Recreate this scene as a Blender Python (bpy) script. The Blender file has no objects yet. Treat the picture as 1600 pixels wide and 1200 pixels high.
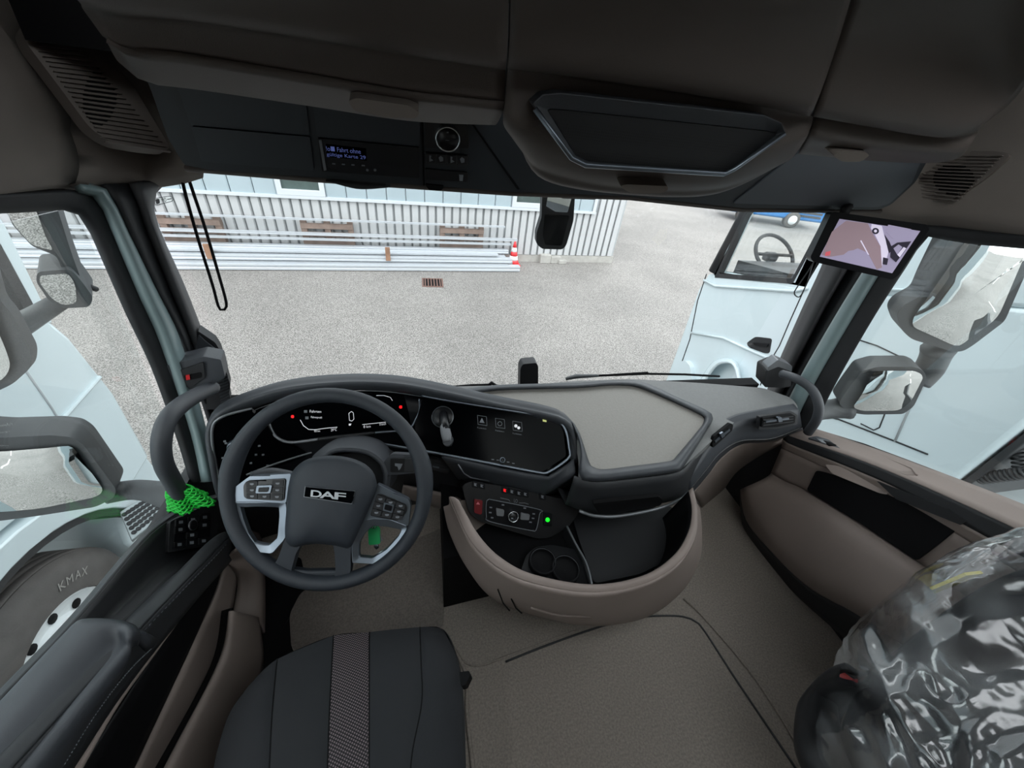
import bpy, bmesh, math, random
from mathutils import Vector, Matrix, noise
from mathutils.geometry import tessellate_polygon
random.seed(7)
S = bpy.context.scene
COL = S.collection
V = Vector
# ------------------------------------------------------------------ camera, world, light, exposure
CAM = V((0, 0, 1.45))                      # eye point, cab floor is z = 0
FPX = 600.0
def _n(v): v = V(v); v.normalize(); return v
_D = _n((690-800, 1390-600, FPX))          # plumb direction seen in the photograph
_L = V((3500-800, 500-600, FPX)).normalized(); _L = (_L - _D*_L.dot(_D)).normalized()
_F = _L.cross(_D)
if _F.z < 0: _F = -_F
AX = (_L, _F, -_D)                         # camera space -> cab axes (x right, y ahead, z up)
cam_d = bpy.data.cameras.new('camera'); cam = bpy.data.objects.new('camera', cam_d); COL.objects.link(cam)
cam_d.sensor_width = 36; cam_d.lens = 36*FPX/1600; cam_d.clip_start = .02; cam_d.clip_end = 400
cx = V([a.x for a in AX]); cy = V([-a.y for a in AX]); cz = V([-a.z for a in AX])
mw = Matrix((cx, cy, cz)).transposed().to_4x4(); mw.translation = CAM
cam.matrix_world = mw
S.camera = cam
S.view_settings.view_transform = 'Standard'; S.view_settings.look = 'None'
S.view_settings.gamma = 1; S.view_settings.use_curve_mapping = False
S.view_settings.exposure = 0.36
w = bpy.data.worlds.new('sky'); S.world = w; w.use_nodes = True
bg = w.node_tree.nodes['Background']; bg.inputs[0].default_value = (.93, .97, 1, 1); bg.inputs[1].default_value = 2.7
sd = bpy.data.lights.new('sun', 'SUN'); sd.energy = .6; sd.angle = math.radians(40); sd.color = (1, .98, .95)
so = bpy.data.objects.new('sun', sd); COL.objects.link(so); so.rotation_euler = (math.radians(40), math.radians(-25), 0)
S.cycles.use_denoising = True
S.cycles.max_bounces = 10; S.cycles.diffuse_bounces = 5; S.cycles.glossy_bounces = 4
S.cycles.transparent_max_bounces = 16; S.cycles.transmission_bounces = 6
S.cycles.sample_clamp_indirect = 6; S.cycles.caustics_reflective = False; S.cycles.caustics_refractive = False

# ------------------------------------------------------------------ pixel of the photograph -> place in the cab
# all coordinates below are metres from the eye point (x right, y ahead, z up); build() adds CAM
def ray(u, v):
    d = V((u-800, v-600, FPX)); return V((AX[0].dot(d), AX[1].dot(d), AX[2].dot(d)))
def X(u, v, x): r = ray(u, v); return r*(x/r.x)
def Y(u, v, y): r = ray(u, v); return r*(y/r.y)
def Z(u, v, z): r = ray(u, v); return r*(z/r.z)
class Plane:
    def __init__(s, a, b, c=None, n=None):
        s.p = V(a); s.n = (V(b)-s.p).cross(V(c)-s.p).normalized() if n is None else V(n).normalized()
        if s.n.dot(-s.p) < 0: s.n = -s.n      # faces the eye
    def at(s, u, v, off=0): r = ray(u, v); return r*((s.p.dot(s.n)+off)/r.dot(s.n))
    def pts(s, px, off=0): return [s.at(u, v, off) for u, v in px]
def Xs(px, x): return [X(u, v, x) for u, v in px]
def Ys(px, y): return [Y(u, v, y) for u, v in px]
def Zs(px, z): return [Z(u, v, z) for u, v in px]
def rnd(poly, r, n=4):                      # round the corners of a closed outline
    out = []; m = len(poly); P = [V(p) for p in poly]
    for i, p in enumerate(P):
        a, b = P[i-1], P[(i+1) % m]
        la, lb = (a-p).length, (b-p).length
        t = min(r, la*.45, lb*.45); s = p+(a-p)*(t/la); e = p+(b-p)*(t/lb)
        for k in range(n+1):
            f = k/n; out.append(s*(1-f)**2 + p*2*f*(1-f) + e*f*f)
    return [tuple(q) for q in out]
def cr(P, n, closed=False):                 # Catmull-Rom resample, even arc length
    P = [V(p) for p in P]; m = len(P); d = []
    segs = m if closed else m-1
    for i in range(segs):
        if closed: p0, p1, p2, p3 = P[i-1], P[i], P[(i+1) % m], P[(i+2) % m]
        else: p0, p1, p2, p3 = P[max(i-1, 0)], P[i], P[i+1], P[min(i+2, m-1)]
        for k in range(12):
            t = k/12; d.append(.5*((2*p1)+(p2-p0)*t+(2*p0-5*p1+4*p2-p3)*t*t+(3*p1-p0-3*p2+p3)*t**3))
    d.append(P[0] if closed else P[-1])
    return even(d, n, closed)
def even(d, n, closed=False):
    d = [V(p) for p in d]
    L = [0]
    for i in range(1, len(d)): L.append(L[-1]+(d[i]-d[i-1]).length)
    out = []; j = 0; m = n if closed else n-1
    for k in range(n):
        t = L[-1]*k/m
        while j < len(d)-2 and L[j+1] < t: j += 1
        s = L[j+1]-L[j]; f = (t-L[j])/s if s > 1e-9 else 0
        out.append(d[j].lerp(d[j+1], min(max(f, 0), 1)))
    return out

# ------------------------------------------------------------------ materials
def srgb(c):
    return tuple(((x/255)/12.92 if x/255 <= .04045 else ((x/255+.055)/1.055)**2.4) for x in c)
def mat(name, col, rough=.5, metal=0., bump=None, var=0., coat=0., emit=0., spec=.5, scale=60., sheen=0.):
    m = bpy.data.materials.new(name); m.use_nodes = True; nt = m.node_tree; b = nt.nodes['Principled BSDF']
    c = (*srgb(col), 1); b.inputs['Base Color'].default_value = c
    b.inputs['Roughness'].default_value = rough; b.inputs['Metallic'].default_value = metal
    b.inputs['Specular IOR Level'].default_value = spec
    if coat: b.inputs['Coat Weight'].default_value = coat; b.inputs['Coat Roughness'].default_value = .05
    if sheen: b.inputs['Sheen Weight'].default_value = sheen
    if emit: b.inputs['Emission Color'].default_value = c; b.inputs['Emission Strength'].default_value = emit
    tc = nt.nodes.new('ShaderNodeTexCoord')
    if bump:
        no = nt.nodes.new('ShaderNodeTexNoise'); no.inputs['Scale'].default_value = bump[0]; no.inputs['Detail'].default_value = 3
        nt.links.new(tc.outputs['Object'], no.inputs['Vector'])
        bu = nt.nodes.new('ShaderNodeBump'); bu.inputs['Strength'].default_value = bump[1]; bu.inputs['Distance'].default_value = .002
        nt.links.new(no.outputs['Fac'], bu.inputs['Height']); nt.links.new(bu.outputs['Normal'], b.inputs['Normal'])
    if var:
        no = nt.nodes.new('ShaderNodeTexNoise'); no.inputs['Scale'].default_value = scale; no.inputs['Detail'].default_value = 5
        nt.links.new(tc.outputs['Object'], no.inputs['Vector'])
        mp = nt.nodes.new('ShaderNodeMapRange'); mp.inputs[1].default_value = .3; mp.inputs[2].default_value = .7
        mp.inputs[3].default_value = 1-var; mp.inputs[4].default_value = 1+var
        nt.links.new(no.outputs['Fac'], mp.inputs[0])
        mx = nt.nodes.new('ShaderNodeVectorMath'); mx.operation = 'SCALE'; mx.inputs[0].default_value = c[:3]
        nt.links.new(mp.outputs[0], mx.inputs['Scale']); nt.links.new(mx.outputs[0], b.inputs['Base Color'])
    return m
def glassmat(name, tint=(.97, 1, .99), refl=1.0, rough=0., ior=1.45):
    m = bpy.data.materials.new(name); m.use_nodes = True; nt = m.node_tree; nt.nodes.remove(nt.nodes['Principled BSDF'])
    o = nt.nodes['Material Output']; t = nt.nodes.new('ShaderNodeBsdfTransparent'); t.inputs[0].default_value = (*tint, 1)
    g = nt.nodes.new('ShaderNodeBsdfGlossy'); g.inputs['Roughness'].default_value = rough; g.inputs[0].default_value = (refl, refl, refl, 1)
    lw = nt.nodes.new('ShaderNodeLayerWeight'); lw.inputs[0].default_value = .5     # Schlick fresnel, same from both sides
    pw = nt.nodes.new('ShaderNodeMath'); pw.operation = 'POWER'; pw.inputs[1].default_value = 5; nt.links.new(lw.outputs['Facing'], pw.inputs[0])
    f = nt.nodes.new('ShaderNodeMath'); f.operation = 'MULTIPLY_ADD'; f.inputs[1].default_value = .93; f.inputs[2].default_value = .05
    nt.links.new(pw.outputs[0], f.inputs[0]); mx = nt.nodes.new('ShaderNodeMixShader')
    nt.links.new(f.outputs[0], mx.inputs[0]); nt.links.new(t.outputs[0], mx.inputs[1]); nt.links.new(g.outputs[0], mx.inputs[2])
    nt.links.new(mx.outputs[0], o.inputs['Surface']); return m
M = {}
M['tan'] = mat('tan_plastic', (140, 127, 121), .62, bump=(900, .25), var=.04, scale=8)
M['tan_dark'] = mat('tan_plastic_shaded', (124, 112, 106), .6, bump=(900, .25), var=.04, scale=8)  # darker copy of the tan, shade on the lower trim put into the colour
M['tanroof'] = mat('roof_lining', (120, 112, 106), .85, bump=(700, .3), var=.04, scale=9)
M['locker'] = mat('locker_plastic', (82, 74, 70), .6, bump=(900, .2))
M['black'] = mat('soft_black_plastic', (40, 42, 45), .55, bump=(1200, .2))
M['slate'] = mat('slate_grey_plastic', (58, 61, 66), .5, bump=(1200, .2))
M['dark'] = mat('matt_black_plastic', (26, 27, 30), .6, bump=(1200, .2))
M['console'] = mat('console_dark_plastic', (36, 41, 46), .5, bump=(1200, .15))
M['deep'] = mat('deep_black', (12, 12, 14), .7, spec=.15)
M['gloss'] = mat('piano_black', (4, 5, 7), .12, coat=.0, spec=.035)
M['gloss2'] = mat('satin_black', (12, 13, 17), .35, spec=.25)
M['silver'] = mat('satin_silver', (118, 126, 135), .36, metal=.9)
M['chrome'] = mat('chrome', (200, 204, 208), .15, metal=1.)
M['grey_trim'] = mat('grey_satin_trim', (125, 128, 132), .4, metal=.5)
M['leather'] = mat('wheel_leather', (40, 45, 52), .5, bump=(1500, .35))
M['white'] = mat('white_print', (225, 225, 230), .5, emit=.35)
M['print'] = mat('grey_print', (120, 124, 130), .5)
M['lcd'] = mat('lcd_blue', (70, 80, 130), .5, emit=.6)
M['red'] = mat('red_plastic', (190, 30, 35), .45)
M['redlamp'] = mat('red_lamp', (220, 20, 25), .4, emit=.8)
M['greenlamp'] = mat('green_lamp', (20, 220, 40), .4, emit=1.1)
M['rubber'] = mat('rubber', (30, 31, 32), .7, bump=(400, .3))
M['glass'] = glassmat('clear_glass', (.97, .99, .985))
M['mirror'] = mat('mirror_glass', (235, 240, 240), .0, metal=1.)
M['paint'] = mat('white_truck_paint', (204, 216, 220), .25, coat=.4)
M['paintblue'] = mat('blue_truck_paint', (20, 110, 175), .3, coat=.4)
M['pillar'] = mat('painted_pillar', (120, 138, 140), .35, coat=.3)
M['pillartrim'] = mat('dark_pillar_trim', (58, 58, 60), .6, bump=(900, .2))

# ------------------------------------------------------------------ mesh building
class MB:
    def __init__(s): s.v = []; s.f = []; s.sm = []
    def add(s, vs, fs, smooth=False):
        o = len(s.v); s.v += [V(p) for p in vs]; s.f += [tuple(i+o for i in f) for f in fs]; s.sm += [smooth]*len(fs); return s
    def box(s, c, size, ax=None):
        c = V(c); ax = ax or (V((1, 0, 0)), V((0, 1, 0)), V((0, 0, 1))); h = [a*(k/2) for a, k in zip(ax, size)]
        vs = [c+h[0]*i+h[1]*j+h[2]*k for i in (-1, 1) for j in (-1, 1) for k in (-1, 1)]
        return s.add(vs, [(0, 1, 3, 2), (4, 6, 7, 5), (0, 4, 5, 1), (2, 3, 7, 6), (0, 2, 6, 4), (1, 5, 7, 3)])
    def prism(s, poly, vec, smooth=False):
        vec = V(vec); P = [V(p) for p in poly]; n = len(P)
        tri = tessellate_polygon([P]); nn = V((0, 0, 0))
        for i in range(n): nn += P[i].cross(P[(i+1) % n])
        flip = nn.dot(vec) > 0
        fs = []
        for t in tri:
            a, b, c = t; q = (P[b]-P[a]).cross(P[c]-P[a])
            t = (a, b, c) if (q.dot(vec) < 0) else (a, c, b)
            fs.append(t); fs.append((t[0]+n, t[2]+n, t[1]+n))
        s.add(P+[p+vec for p in P], fs)
        for i in range(n):
            j = (i+1) % n; s.f.append(tuple(x+len(s.v)-2*n for x in ((i, i+n, j+n, j) if not flip else (i, j, j+n, i+n)))); s.sm.append(smooth)
        return s
    def ring(s, outer, inner, vec):          # frame between two outlines of equal count, given depth
        n = len(outer); vec = V(vec); o = len(s.v)
        s.v += [V(p) for p in outer]+[V(p) for p in inner]+[V(p)+vec for p in outer]+[V(p)+vec for p in inner]
        for i in range(n):
            j = (i+1) % n
            for q in ((i, j, n+j, n+i), (2*n+i, 3*n+i, 3*n+j, 2*n+j), (i, 2*n+i, 2*n+j, j), (n+i, n+j, 3*n+j, 3*n+i)):
                s.f.append(tuple(o+k for k in q)); s.sm.append(False)
        return s
    def tube(s, path, r, n=10, closed=False, flat=1., caps=True, ref=None):
        P = [V(p) for p in path]; m = len(P); R = r if isinstance(r, (list, tuple)) else [r]*m
        vs = []; up = None
        for i in range(m):
            if closed: t = (P[(i+1) % m]-P[i-1])
            else: t = P[min(i+1, m-1)]-P[max(i-1, 0)]
            t.normalize()
            if ref is not None: a = t.cross(V(ref)).normalized()
            elif up is None: a = t.cross(V((0, 0, 1)) if abs(t.z) < .9 else V((1, 0, 0))).normalized()
            else: a = (up-t*up.dot(t)).normalized()
            up = a; b = t.cross(a)
            for k in range(n):
                w_ = 2*math.pi*k/n; vs.append(P[i]+a*(math.cos(w_)*R[i])+b*(math.sin(w_)*R[i]*flat))
        fs = []
        for i in range(m if closed else m-1):
            for k in range(n):
                a, b = i*n+k, i*n+(k+1) % n; c, d = ((i+1) % m)*n+(k+1) % n, ((i+1) % m)*n+k; fs.append((a, b, c, d))
        if caps and not closed: fs.append(tuple(range(n))[::-1]); fs.append(tuple((m-1)*n+k for k in range(n)))
        return s.add(vs, fs, True)
    def lathe(s, prof, c, axis, n=24, caps=True):      # prof: (radius, height along axis)
        c = V(c); ax = V(axis).normalized(); a = ax.cross(V((0, 0, 1)) if abs(ax.z) < .9 else V((1, 0, 0))).normalized(); b = ax.cross(a)
        vs = []
        for r, h in prof:
            for k in range(n):
                w_ = 2*math.pi*k/n; vs.append(c+ax*h+a*(r*math.cos(w_))+b*(r*math.sin(w_)))
        fs = []
        for i in range(len(prof)-1):
            for k in range(n): fs.append((i*n+k, i*n+(k+1) % n, (i+1)*n+(k+1) % n, (i+1)*n+k))
        if caps and prof[0][0] > 1e-6: fs.append(tuple(range(n))[::-1])
        if caps and prof[-1][0] > 1e-6: fs.append(tuple((len(prof)-1)*n+k for k in range(n)))
        return s.add(vs, fs, True)
    def loft(s, rows, nu=24, nv=4, su=True, sv=True, smooth=True, closed=False):
        R = [(cr if su else even)(r, nu, closed) for r in rows]
        G = []
        cols = [[R[j][i] for j in range(len(R))] for i in range(nu)]
        C = []
        for c in cols:
            if nv <= 1: C.append(c); continue
            out = []; m = len(c)
            for j in range(m-1):
                p0, p1, p2, p3 = c[max(j-1, 0)], c[j], c[j+1], c[min(j+2, m-1)]
                for k in range(nv):
                    t = k/nv
                    out.append(.5*((2*p1)+(p2-p0)*t+(2*p0-5*p1+4*p2-p3)*t*t+(3*p1-p0-3*p2+p3)*t**3) if sv else p1.lerp(p2, t))
            out.append(c[-1]); C.append(out)
        m = len(C[0]); vs = [p for c in C for p in c]; fs = []
        for i in range(nu if closed else nu-1):
            for j in range(m-1):
                i2 = (i+1) % nu; fs.append((i*m+j, i2*m+j, i2*m+j+1, i*m+j+1))
        return s.add(vs, fs, smooth)
    def build(s, name, m, parent=None, bevel=0., solid=0., sub=0, seg=2, kind=None, label=None, autos=None, merge=False, fixn=True):
        me = bpy.data.meshes.new(name)
        off = V((0, 0, 0)); p = parent
        org = (V(p['_o']) if p is not None and '_o' in p else V((0, 0, 0)))
        me.from_pydata([v+CAM-org for v in s.v], [], s.f)
        for pl, q in zip(me.polygons, s.sm): pl.use_smooth = q
        if merge or fixn:
            bm = bmesh.new(); bm.from_mesh(me)
            if merge: bmesh.ops.remove_doubles(bm, verts=bm.verts, dist=1e-5)
            if fixn: bmesh.ops.recalc_face_normals(bm, faces=bm.faces)
            bm.to_mesh(me); bm.free()
        me.materials.append(M[m] if isinstance(m, str) else m)
        o = bpy.data.objects.new(name, me); COL.objects.link(o)
        if parent is not None: o.parent = parent; o['_o'] = list(org)
        if solid:
            k = o.modifiers.new('thickness', 'SOLIDIFY'); k.thickness = solid; k.offset = 0
        if bevel:
            k = o.modifiers.new('bevel', 'BEVEL'); k.width = bevel; k.segments = seg; k.limit_method = 'ANGLE'; k.angle_limit = .6; k.harden_normals = False
            if seg > 1 or True:
                for pl in me.polygons: pl.use_smooth = True
                me.set_sharp_from_angle(angle=.9)
        if sub: k = o.modifiers.new('sub', 'SUBSURF'); k.levels = sub; k.render_levels = sub
        if autos:
            for pl in me.polygons: pl.use_smooth = True
            me.set_sharp_from_angle(angle=autos)
        if kind: o['kind'] = kind
        if label: o['label'] = label
        return o
def thing(name, label, cat, loc, group=None, kind=None, parent=None):
    o = bpy.data.objects.new(name, None); COL.objects.link(o); o.empty_display_size = .05
    loc = V(loc)+CAM; o['_o'] = list(loc); o.location = loc
    if kind: o['kind'] = kind
    if label: o['label'] = label
    if cat: o['category'] = cat
    if group: o['group'] = group
    return o
def tag(o, label, cat, group=None):
    o['label'] = label; o['category'] = cat
    if group: o['group'] = group
    return o
def dup(root, move, label=None):             # copy of a thing and its parts, shifted
    def go(o, par):
        c = o.copy(); COL.objects.link(c); c.parent = par
        for k in [x for x in o.children]: go(k, c)
        return c
    r = go(root, None); r.location = root.location+V(move)
    if label: r['label'] = label
    return r
def slab(px, plane, thick, off=0., bevel=0., r=0., mb=None):   # outline on a plane, front face raised by off, going back by thick
    if r: px = rnd(px, r)
    mb = mb or MB(); mb.prism(plane.pts(px, off), -plane.n*thick); return mb
def lerp2(a, b, t): return (a[0]+(b[0]-a[0])*t, a[1]+(b[1]-a[1])*t)
def quad(q, s_, t): return lerp2(lerp2(q[0], q[1], s_), lerp2(q[3], q[2], s_), t)   # q: TL TR BR BL
def sub(q, s0, s1, t0, t1): return [quad(q, s0, t0), quad(q, s1, t0), quad(q, s1, t1), quad(q, s0, t1)]
def text(body, q, plane, off, name, m, parent, fit=True, thick=.0005, bold=0.):   # flat lettering stretched into pixel quad q
    cu = bpy.data.curves.new(name, 'FONT'); cu.body = body; cu.size = 1; cu.offset = bold
    ob = bpy.data.objects.new(name, cu); dg = bpy.context.evaluated_depsgraph_get()
    me = bpy.data.meshes.new_from_object(ob.evaluated_get(dg) if False else ob); bpy.data.objects.remove(ob)
    xs = [v.co.x for v in me.vertices]; ys = [v.co.y for v in me.vertices]
    x0, x1, y0, y1 = min(xs), max(xs), min(ys), max(ys)
    mb = MB(); vs = []
    for v in me.vertices:
        u_, v_ = quad(q, (v.co.x-x0)/(x1-x0), 1-(v.co.y-y0)/(y1-y0)); vs.append(plane.at(u_, v_, off))
    mb.add(vs, [tuple(p.vertices) for p in me.polygons]); bpy.data.meshes.remove(me)
    return mb.build(name, m, parent, fixn=False)
# ================================================================== OUTSIDE
G = -3.10
u_ = V((.9975, .07, 0)).normalized(); n_ = V((.07, -.9975, 0)).normalized()    # wall direction, wall normal towards the cab
W0 = V((4.641, 8.775, G))
WP = Plane(W0, None, n=n_)
def wp(s, z, out=0.): return W0+u_*s+n_*out+V((0, 0, z))
# asphalt
def asphalt():
    m = bpy.data.materials.new('asphalt'); m.use_nodes = True; nt = m.node_tree; b = nt.nodes['Principled BSDF']
    tc = nt.nodes.new('ShaderNodeTexCoord')
    def noi(sc, det, ro=.6):
        k = nt.nodes.new('ShaderNodeTexNoise'); k.inputs['Scale'].default_value = sc; k.inputs['Detail'].default_value = det; k.inputs['Roughness'].default_value = ro
        nt.links.new(tc.outputs['Object'], k.inputs['Vector']); return k
    a = noi(75, 2); c = noi(.5, 4); d = noi(18, 3)
    r1 = nt.nodes.new('ShaderNodeValToRGB'); e = r1.color_ramp.elements
    e[0].position = .36; e[0].color = (*srgb((86, 83, 80)), 1); e[1].position = .64; e[1].color = (*srgb((162, 158, 154)), 1)
    nt.links.new(a.outputs['Fac'], r1.inputs[0])
    r2 = nt.nodes.new('ShaderNodeMapRange'); r2.inputs[1].default_value = .35; r2.inputs[2].default_value = .65; r2.inputs[3].default_value = .86; r2.inputs[4].default_value = 1.08
    nt.links.new(c.outputs['Fac'], r2.inputs[0])
    r3 = nt.nodes.new('ShaderNodeMapRange'); r3.inputs[1].default_value = .3; r3.inputs[2].default_value = .7; r3.inputs[3].default_value = .93; r3.inputs[4].default_value = 1.05
    nt.links.new(d.outputs['Fac'], r3.inputs[0])
    mu = nt.nodes.new('ShaderNodeMath'); mu.operation = 'MULTIPLY'; nt.links.new(r2.outputs[0], mu.inputs[0]); nt.links.new(r3.outputs[0], mu.inputs[1])
    mx = nt.nodes.new('ShaderNodeVectorMath'); mx.operation = 'SCALE'; nt.links.new(r1.outputs[0], mx.inputs[0]); nt.links.new(mu.outputs[0], mx.inputs['Scale'])
    nt.links.new(mx.outputs[0], b.inputs['Base Color']); b.inputs['Roughness'].default_value = .85
    bu = nt.nodes.new('ShaderNodeBump'); bu.inputs['Strength'].default_value = .5; bu.inputs['Distance'].default_value = .01
    nt.links.new(a.outputs['Fac'], bu.inputs['Height']); nt.links.new(bu.outputs['Normal'], b.inputs['Normal'])
    return m
M['asphalt'] = asphalt()
mb = MB(); mb.box((5, 5, G-.1), (120, 120, .2))
o = mb.build('ground', 'asphalt'); o['kind'] = 'structure'; o['label'] = 'pale speckled asphalt yard outside the truck'
M['line'] = mat('road_paint', (225, 225, 220), .7, var=.1)
mb = MB()
for k in range(5): mb.box((3.9+.03*k, -4-5*k, G+.004), (.1, 3., .008)); mb.box((-3.4, -3-4*k, G+.004), (.1, 2.2, .008))
o = mb.build('lane_marking', 'line'); o['kind'] = 'structure'

# building
M['clad'] = mat('white_cladding', (182, 184, 185), .5, var=.03, scale=2)
M['cladgap'] = mat('cladding_shadow_gap', (166, 170, 172), .6)
M['frost'] = mat('frosted_profile_glass', (156, 170, 176), .3, var=.06, scale=1.2)
M['winpane'] = mat('dark_window_glass', (70, 82, 80), .15, var=.5, scale=2.2)
M['winframe'] = mat('white_window_frame', (192, 197, 201), .4)
M['concrete'] = mat('plinth_concrete', (165, 163, 158), .9, var=.15, scale=6)
bd = thing('workshop_building', 'long white ribbed metal workshop with a band of frosted glass beyond the yard', 'building', wp(-6, 0, -.3), kind='thing')
mb = MB(); mb.prism([wp(-17, 0, -.02), wp(0, 0, -.02), wp(0, 0, -6), wp(-17, 0, -6)], (0, 0, 6.5)); mb.build('wall_core', 'cladgap', bd)
mb = MB(); mb.prism([wp(-17, 0, .03), wp(.0, 0, .03), wp(0, 0, -.02), wp(-17, 0, -.02)], (0, 0, .16)); mb.build('plinth', 'concrete', bd)
SILL = 1.15
def clad(s0, z0, z1, w_=.145):
    mb = MB(); a = .028
    pr = [(0, .0), (0, .035), (w_*.78, .035), (w_*.93, .0)]
    mb.prism([wp(s0+x, z0, y) for x, y in pr], (0, 0, z1-z0)); return mb
s = -15.2; base_mesh = None
first = clad(0, .17, SILL-.0)
pm = None
k = 0
while s < -.15:
    top = 6.3 if s > -.75 else SILL
    if pm is None or top > 2:
        q = clad(s, .17, top).build('cladding_panel', 'clad', bd)
        if top < 2 and pm is None: pm = q; ps = s
    else:
        q = pm.copy(); COL.objects.link(q); d = wp(s, 0)-wp(ps, 0); q.location = pm.location+d; q.parent = bd
    s += .165; k += 1
# frosted glass band
xs = [wp(-15.2, SILL), wp(-.8, SILL)]
mb = MB(); mb.prism([wp(-15.3, SILL-.02, .09), wp(-.78, SILL-.02, .09), wp(-.78, SILL-.02, -.0), wp(-15.3, SILL-.02, 0)], (0, 0, .05)); mb.build('window_sill', 'winframe', bd)
mb = MB(); mb.prism([wp(-.85, SILL, .07), wp(-.78, SILL, .07), wp(-.78, SILL, -.0), wp(-.85, SILL, 0)], (0, 0, 2.2)); mb.build('window_jamb', 'winframe', bd)
wins = [(-7.15, -6.35), (-2.75, -1.85)]
s = -15.2; pane = None
def inwin(a, b): return any(b > w0+.02 and a < w1-.02 for w0, w1 in wins)
edges = []
for a, b in [(-15.2, -7.15), (-6.35, -2.75), (-1.85, -.85)]:
    n = max(1, round((b-a)/.36)); edges += [(a+(b-a)*i/n, a+(b-a)*(i+1)/n) for i in range(n)]
for a, b in edges:
    mb = MB(); P = [wp(a+.006, SILL+.03, .035), wp(a+.03, SILL+.03, .05), wp(b-.03, SILL+.03, .05), wp(b-.006, SILL+.03, .035), wp(b-.006, SILL+.03, 0), wp(a+.006, SILL+.03, 0)]
    mb.prism(P, (0, 0, 2.1)); mb.build('glass_pane', 'frost', bd)
for a, b in wins:
    mb = MB(); o1 = [wp(a, SILL+.03, .08), wp(b, SILL+.03, .08), wp(b, SILL+1.2, .08), wp(a, SILL+1.2, .08)]
    i1 = [wp(a+.09, SILL+.13, .08), wp(b-.09, SILL+.13, .08), wp(b-.09, SILL+1.1, .08), wp(a+.09, SILL+1.1, .08)]
    fr = mb.ring(o1, i1, -n_*.07).build('window', 'winframe', bd, bevel=.008)
    mb = MB(); mb.prism([wp(a+.08, SILL+.12, .04), wp(b-.08, SILL+.12, .04), wp(b-.08, SILL+1.12, .04), wp(a+.08, SILL+1.12, .04)], -n_*.02); mb.build('pane', 'winpane', fr)
mb = MB(); mb.tube([wp(-12, .93, .06), wp(-9, .93, .06)], .02); mb.build('pipe', 'clad', bd)

# aluminium profiles stacked on the ground
M['alu'] = mat('white_profile', (188, 193, 198), .35, metal=.25)
M['alugrey'] = mat('grey_profile', (170, 176, 180), .4, metal=.4)
M['wood'] = mat('weathered_pallet_wood', (124, 108, 99), .8, var=.25, scale=5, bump=(40, .5))
M['wood2'] = mat('brown_spacer_wood', (142, 108, 86), .8, var=.2, scale=7)
rows = [(.54, .0, .13, 2.0), (.40, .0, .14, 1.75), (.27, .0, .14, 1.9), (.13, .0, .15, 1.82),
        (.42, .14, .11, 1.82), (.28, .14, .12, 1.72), (.14, .15, .11, 1.66), (.2, .27, .09, 1.8), (.33, .255, .05, 1.55)]
lab = ['lowest front white profile lying nearest the drain', 'second row white profile lying on the asphalt', 'third row white profile on the asphalt', 'rear white profile at the foot of the pallets',
       'white profile on the second layer at the front', 'middle white profile of the second layer', 'rear white profile of the second layer', 'topmost white profile of the ground stack', 'thin white strip on top of the second layer']
def aprof(s0, s1, z0, out, w_, h, m='alu', t=.012):
    mb = MB(); P = [(0, 0), (w_, 0), (w_, h), (w_-t, h), (w_-t, t*1.5), (t, t*1.5), (t, h), (0, h)]
    P = [(0, 0), (w_, 0), (w_, h*.35), (w_*.92, h*.42), (w_*.92, h*.6), (w_, h*.66), (w_, h), (0, h)]
    mb.prism([wp(s0, z0+y, out+x) for x, y in P], u_*(s1-s0)); return mb
for (out, z0, h, end), l in zip(rows, lab):
    e = -4.6+end
    tag(aprof(-15, e, z0+.012, out, .13, h-.02).build('metal_profile', 'alu', bevel=.004), l, 'profile', 'white profiles stacked along the workshop wall')
# spacers of wood between front profiles
for u, v, l in ((606, 397, 'brown wood spacer upright in the profile stack near the cone'), (325, 393, 'brown wood spacer upright in the profile stack behind the cord loop')):
    q = Plane(wp(0, 0, .56), None, n=n_).at(u, v)
    mb = MB(); mb.box(q, (.09, .04, .26), (u_, n_, V((0, 0, 1)))); tag(mb.build('wooden_spacer', 'wood2', bevel=.004), l, 'spacer')
# pallets leaning / stacked at wall with thin rails on them
def pallet(u, label, w_=.92):
    q = WP.at(u, 365); s0 = (q-W0).dot(u_)
    t = thing('wooden_pallet', label, 'pallet', wp(s0, 0, .1), 'pallets standing against the wall')
    A_ = (u_, n_, V((0, 0, 1)))
    for k in range(5):
        MB().box(wp(s0, .08+.15*k, .17), (w_, .02, .09), A_).build('plank', 'wood', t)
    for a in (-.41, 0, .41):
        MB().box(wp(s0+a, .39, .115), (.1, .085, .76), A_).build('stringer', 'wood', t)
    for k in range(3): MB().box(wp(s0, .1+.28*k, .06), (w_, .02, .09), A_).build('plank', 'wood', t)
    return t
for u, l in ((310, 'weathered pallet against the wall behind the long cord loop'), (515, 'weathered pallet against the middle of the wall'), (720, 'weathered pallet against the wall nearest the traffic cone')):
    pallet(u, l)
for z0, out, e, l, h in ((.80, .19, -2.9, 'long thin white rail above the pallets', .03), (.53, .2, -2.6, 'long white profile across the pallet fronts', .05), (.45, .24, -2.75, 'second long white profile in front of the pallets', .035)):
    tag(aprof(-15, e, z0, out, .05, h).build('metal_profile', 'alu'), l, 'profile', 'thin profiles on the pallets')
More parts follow.
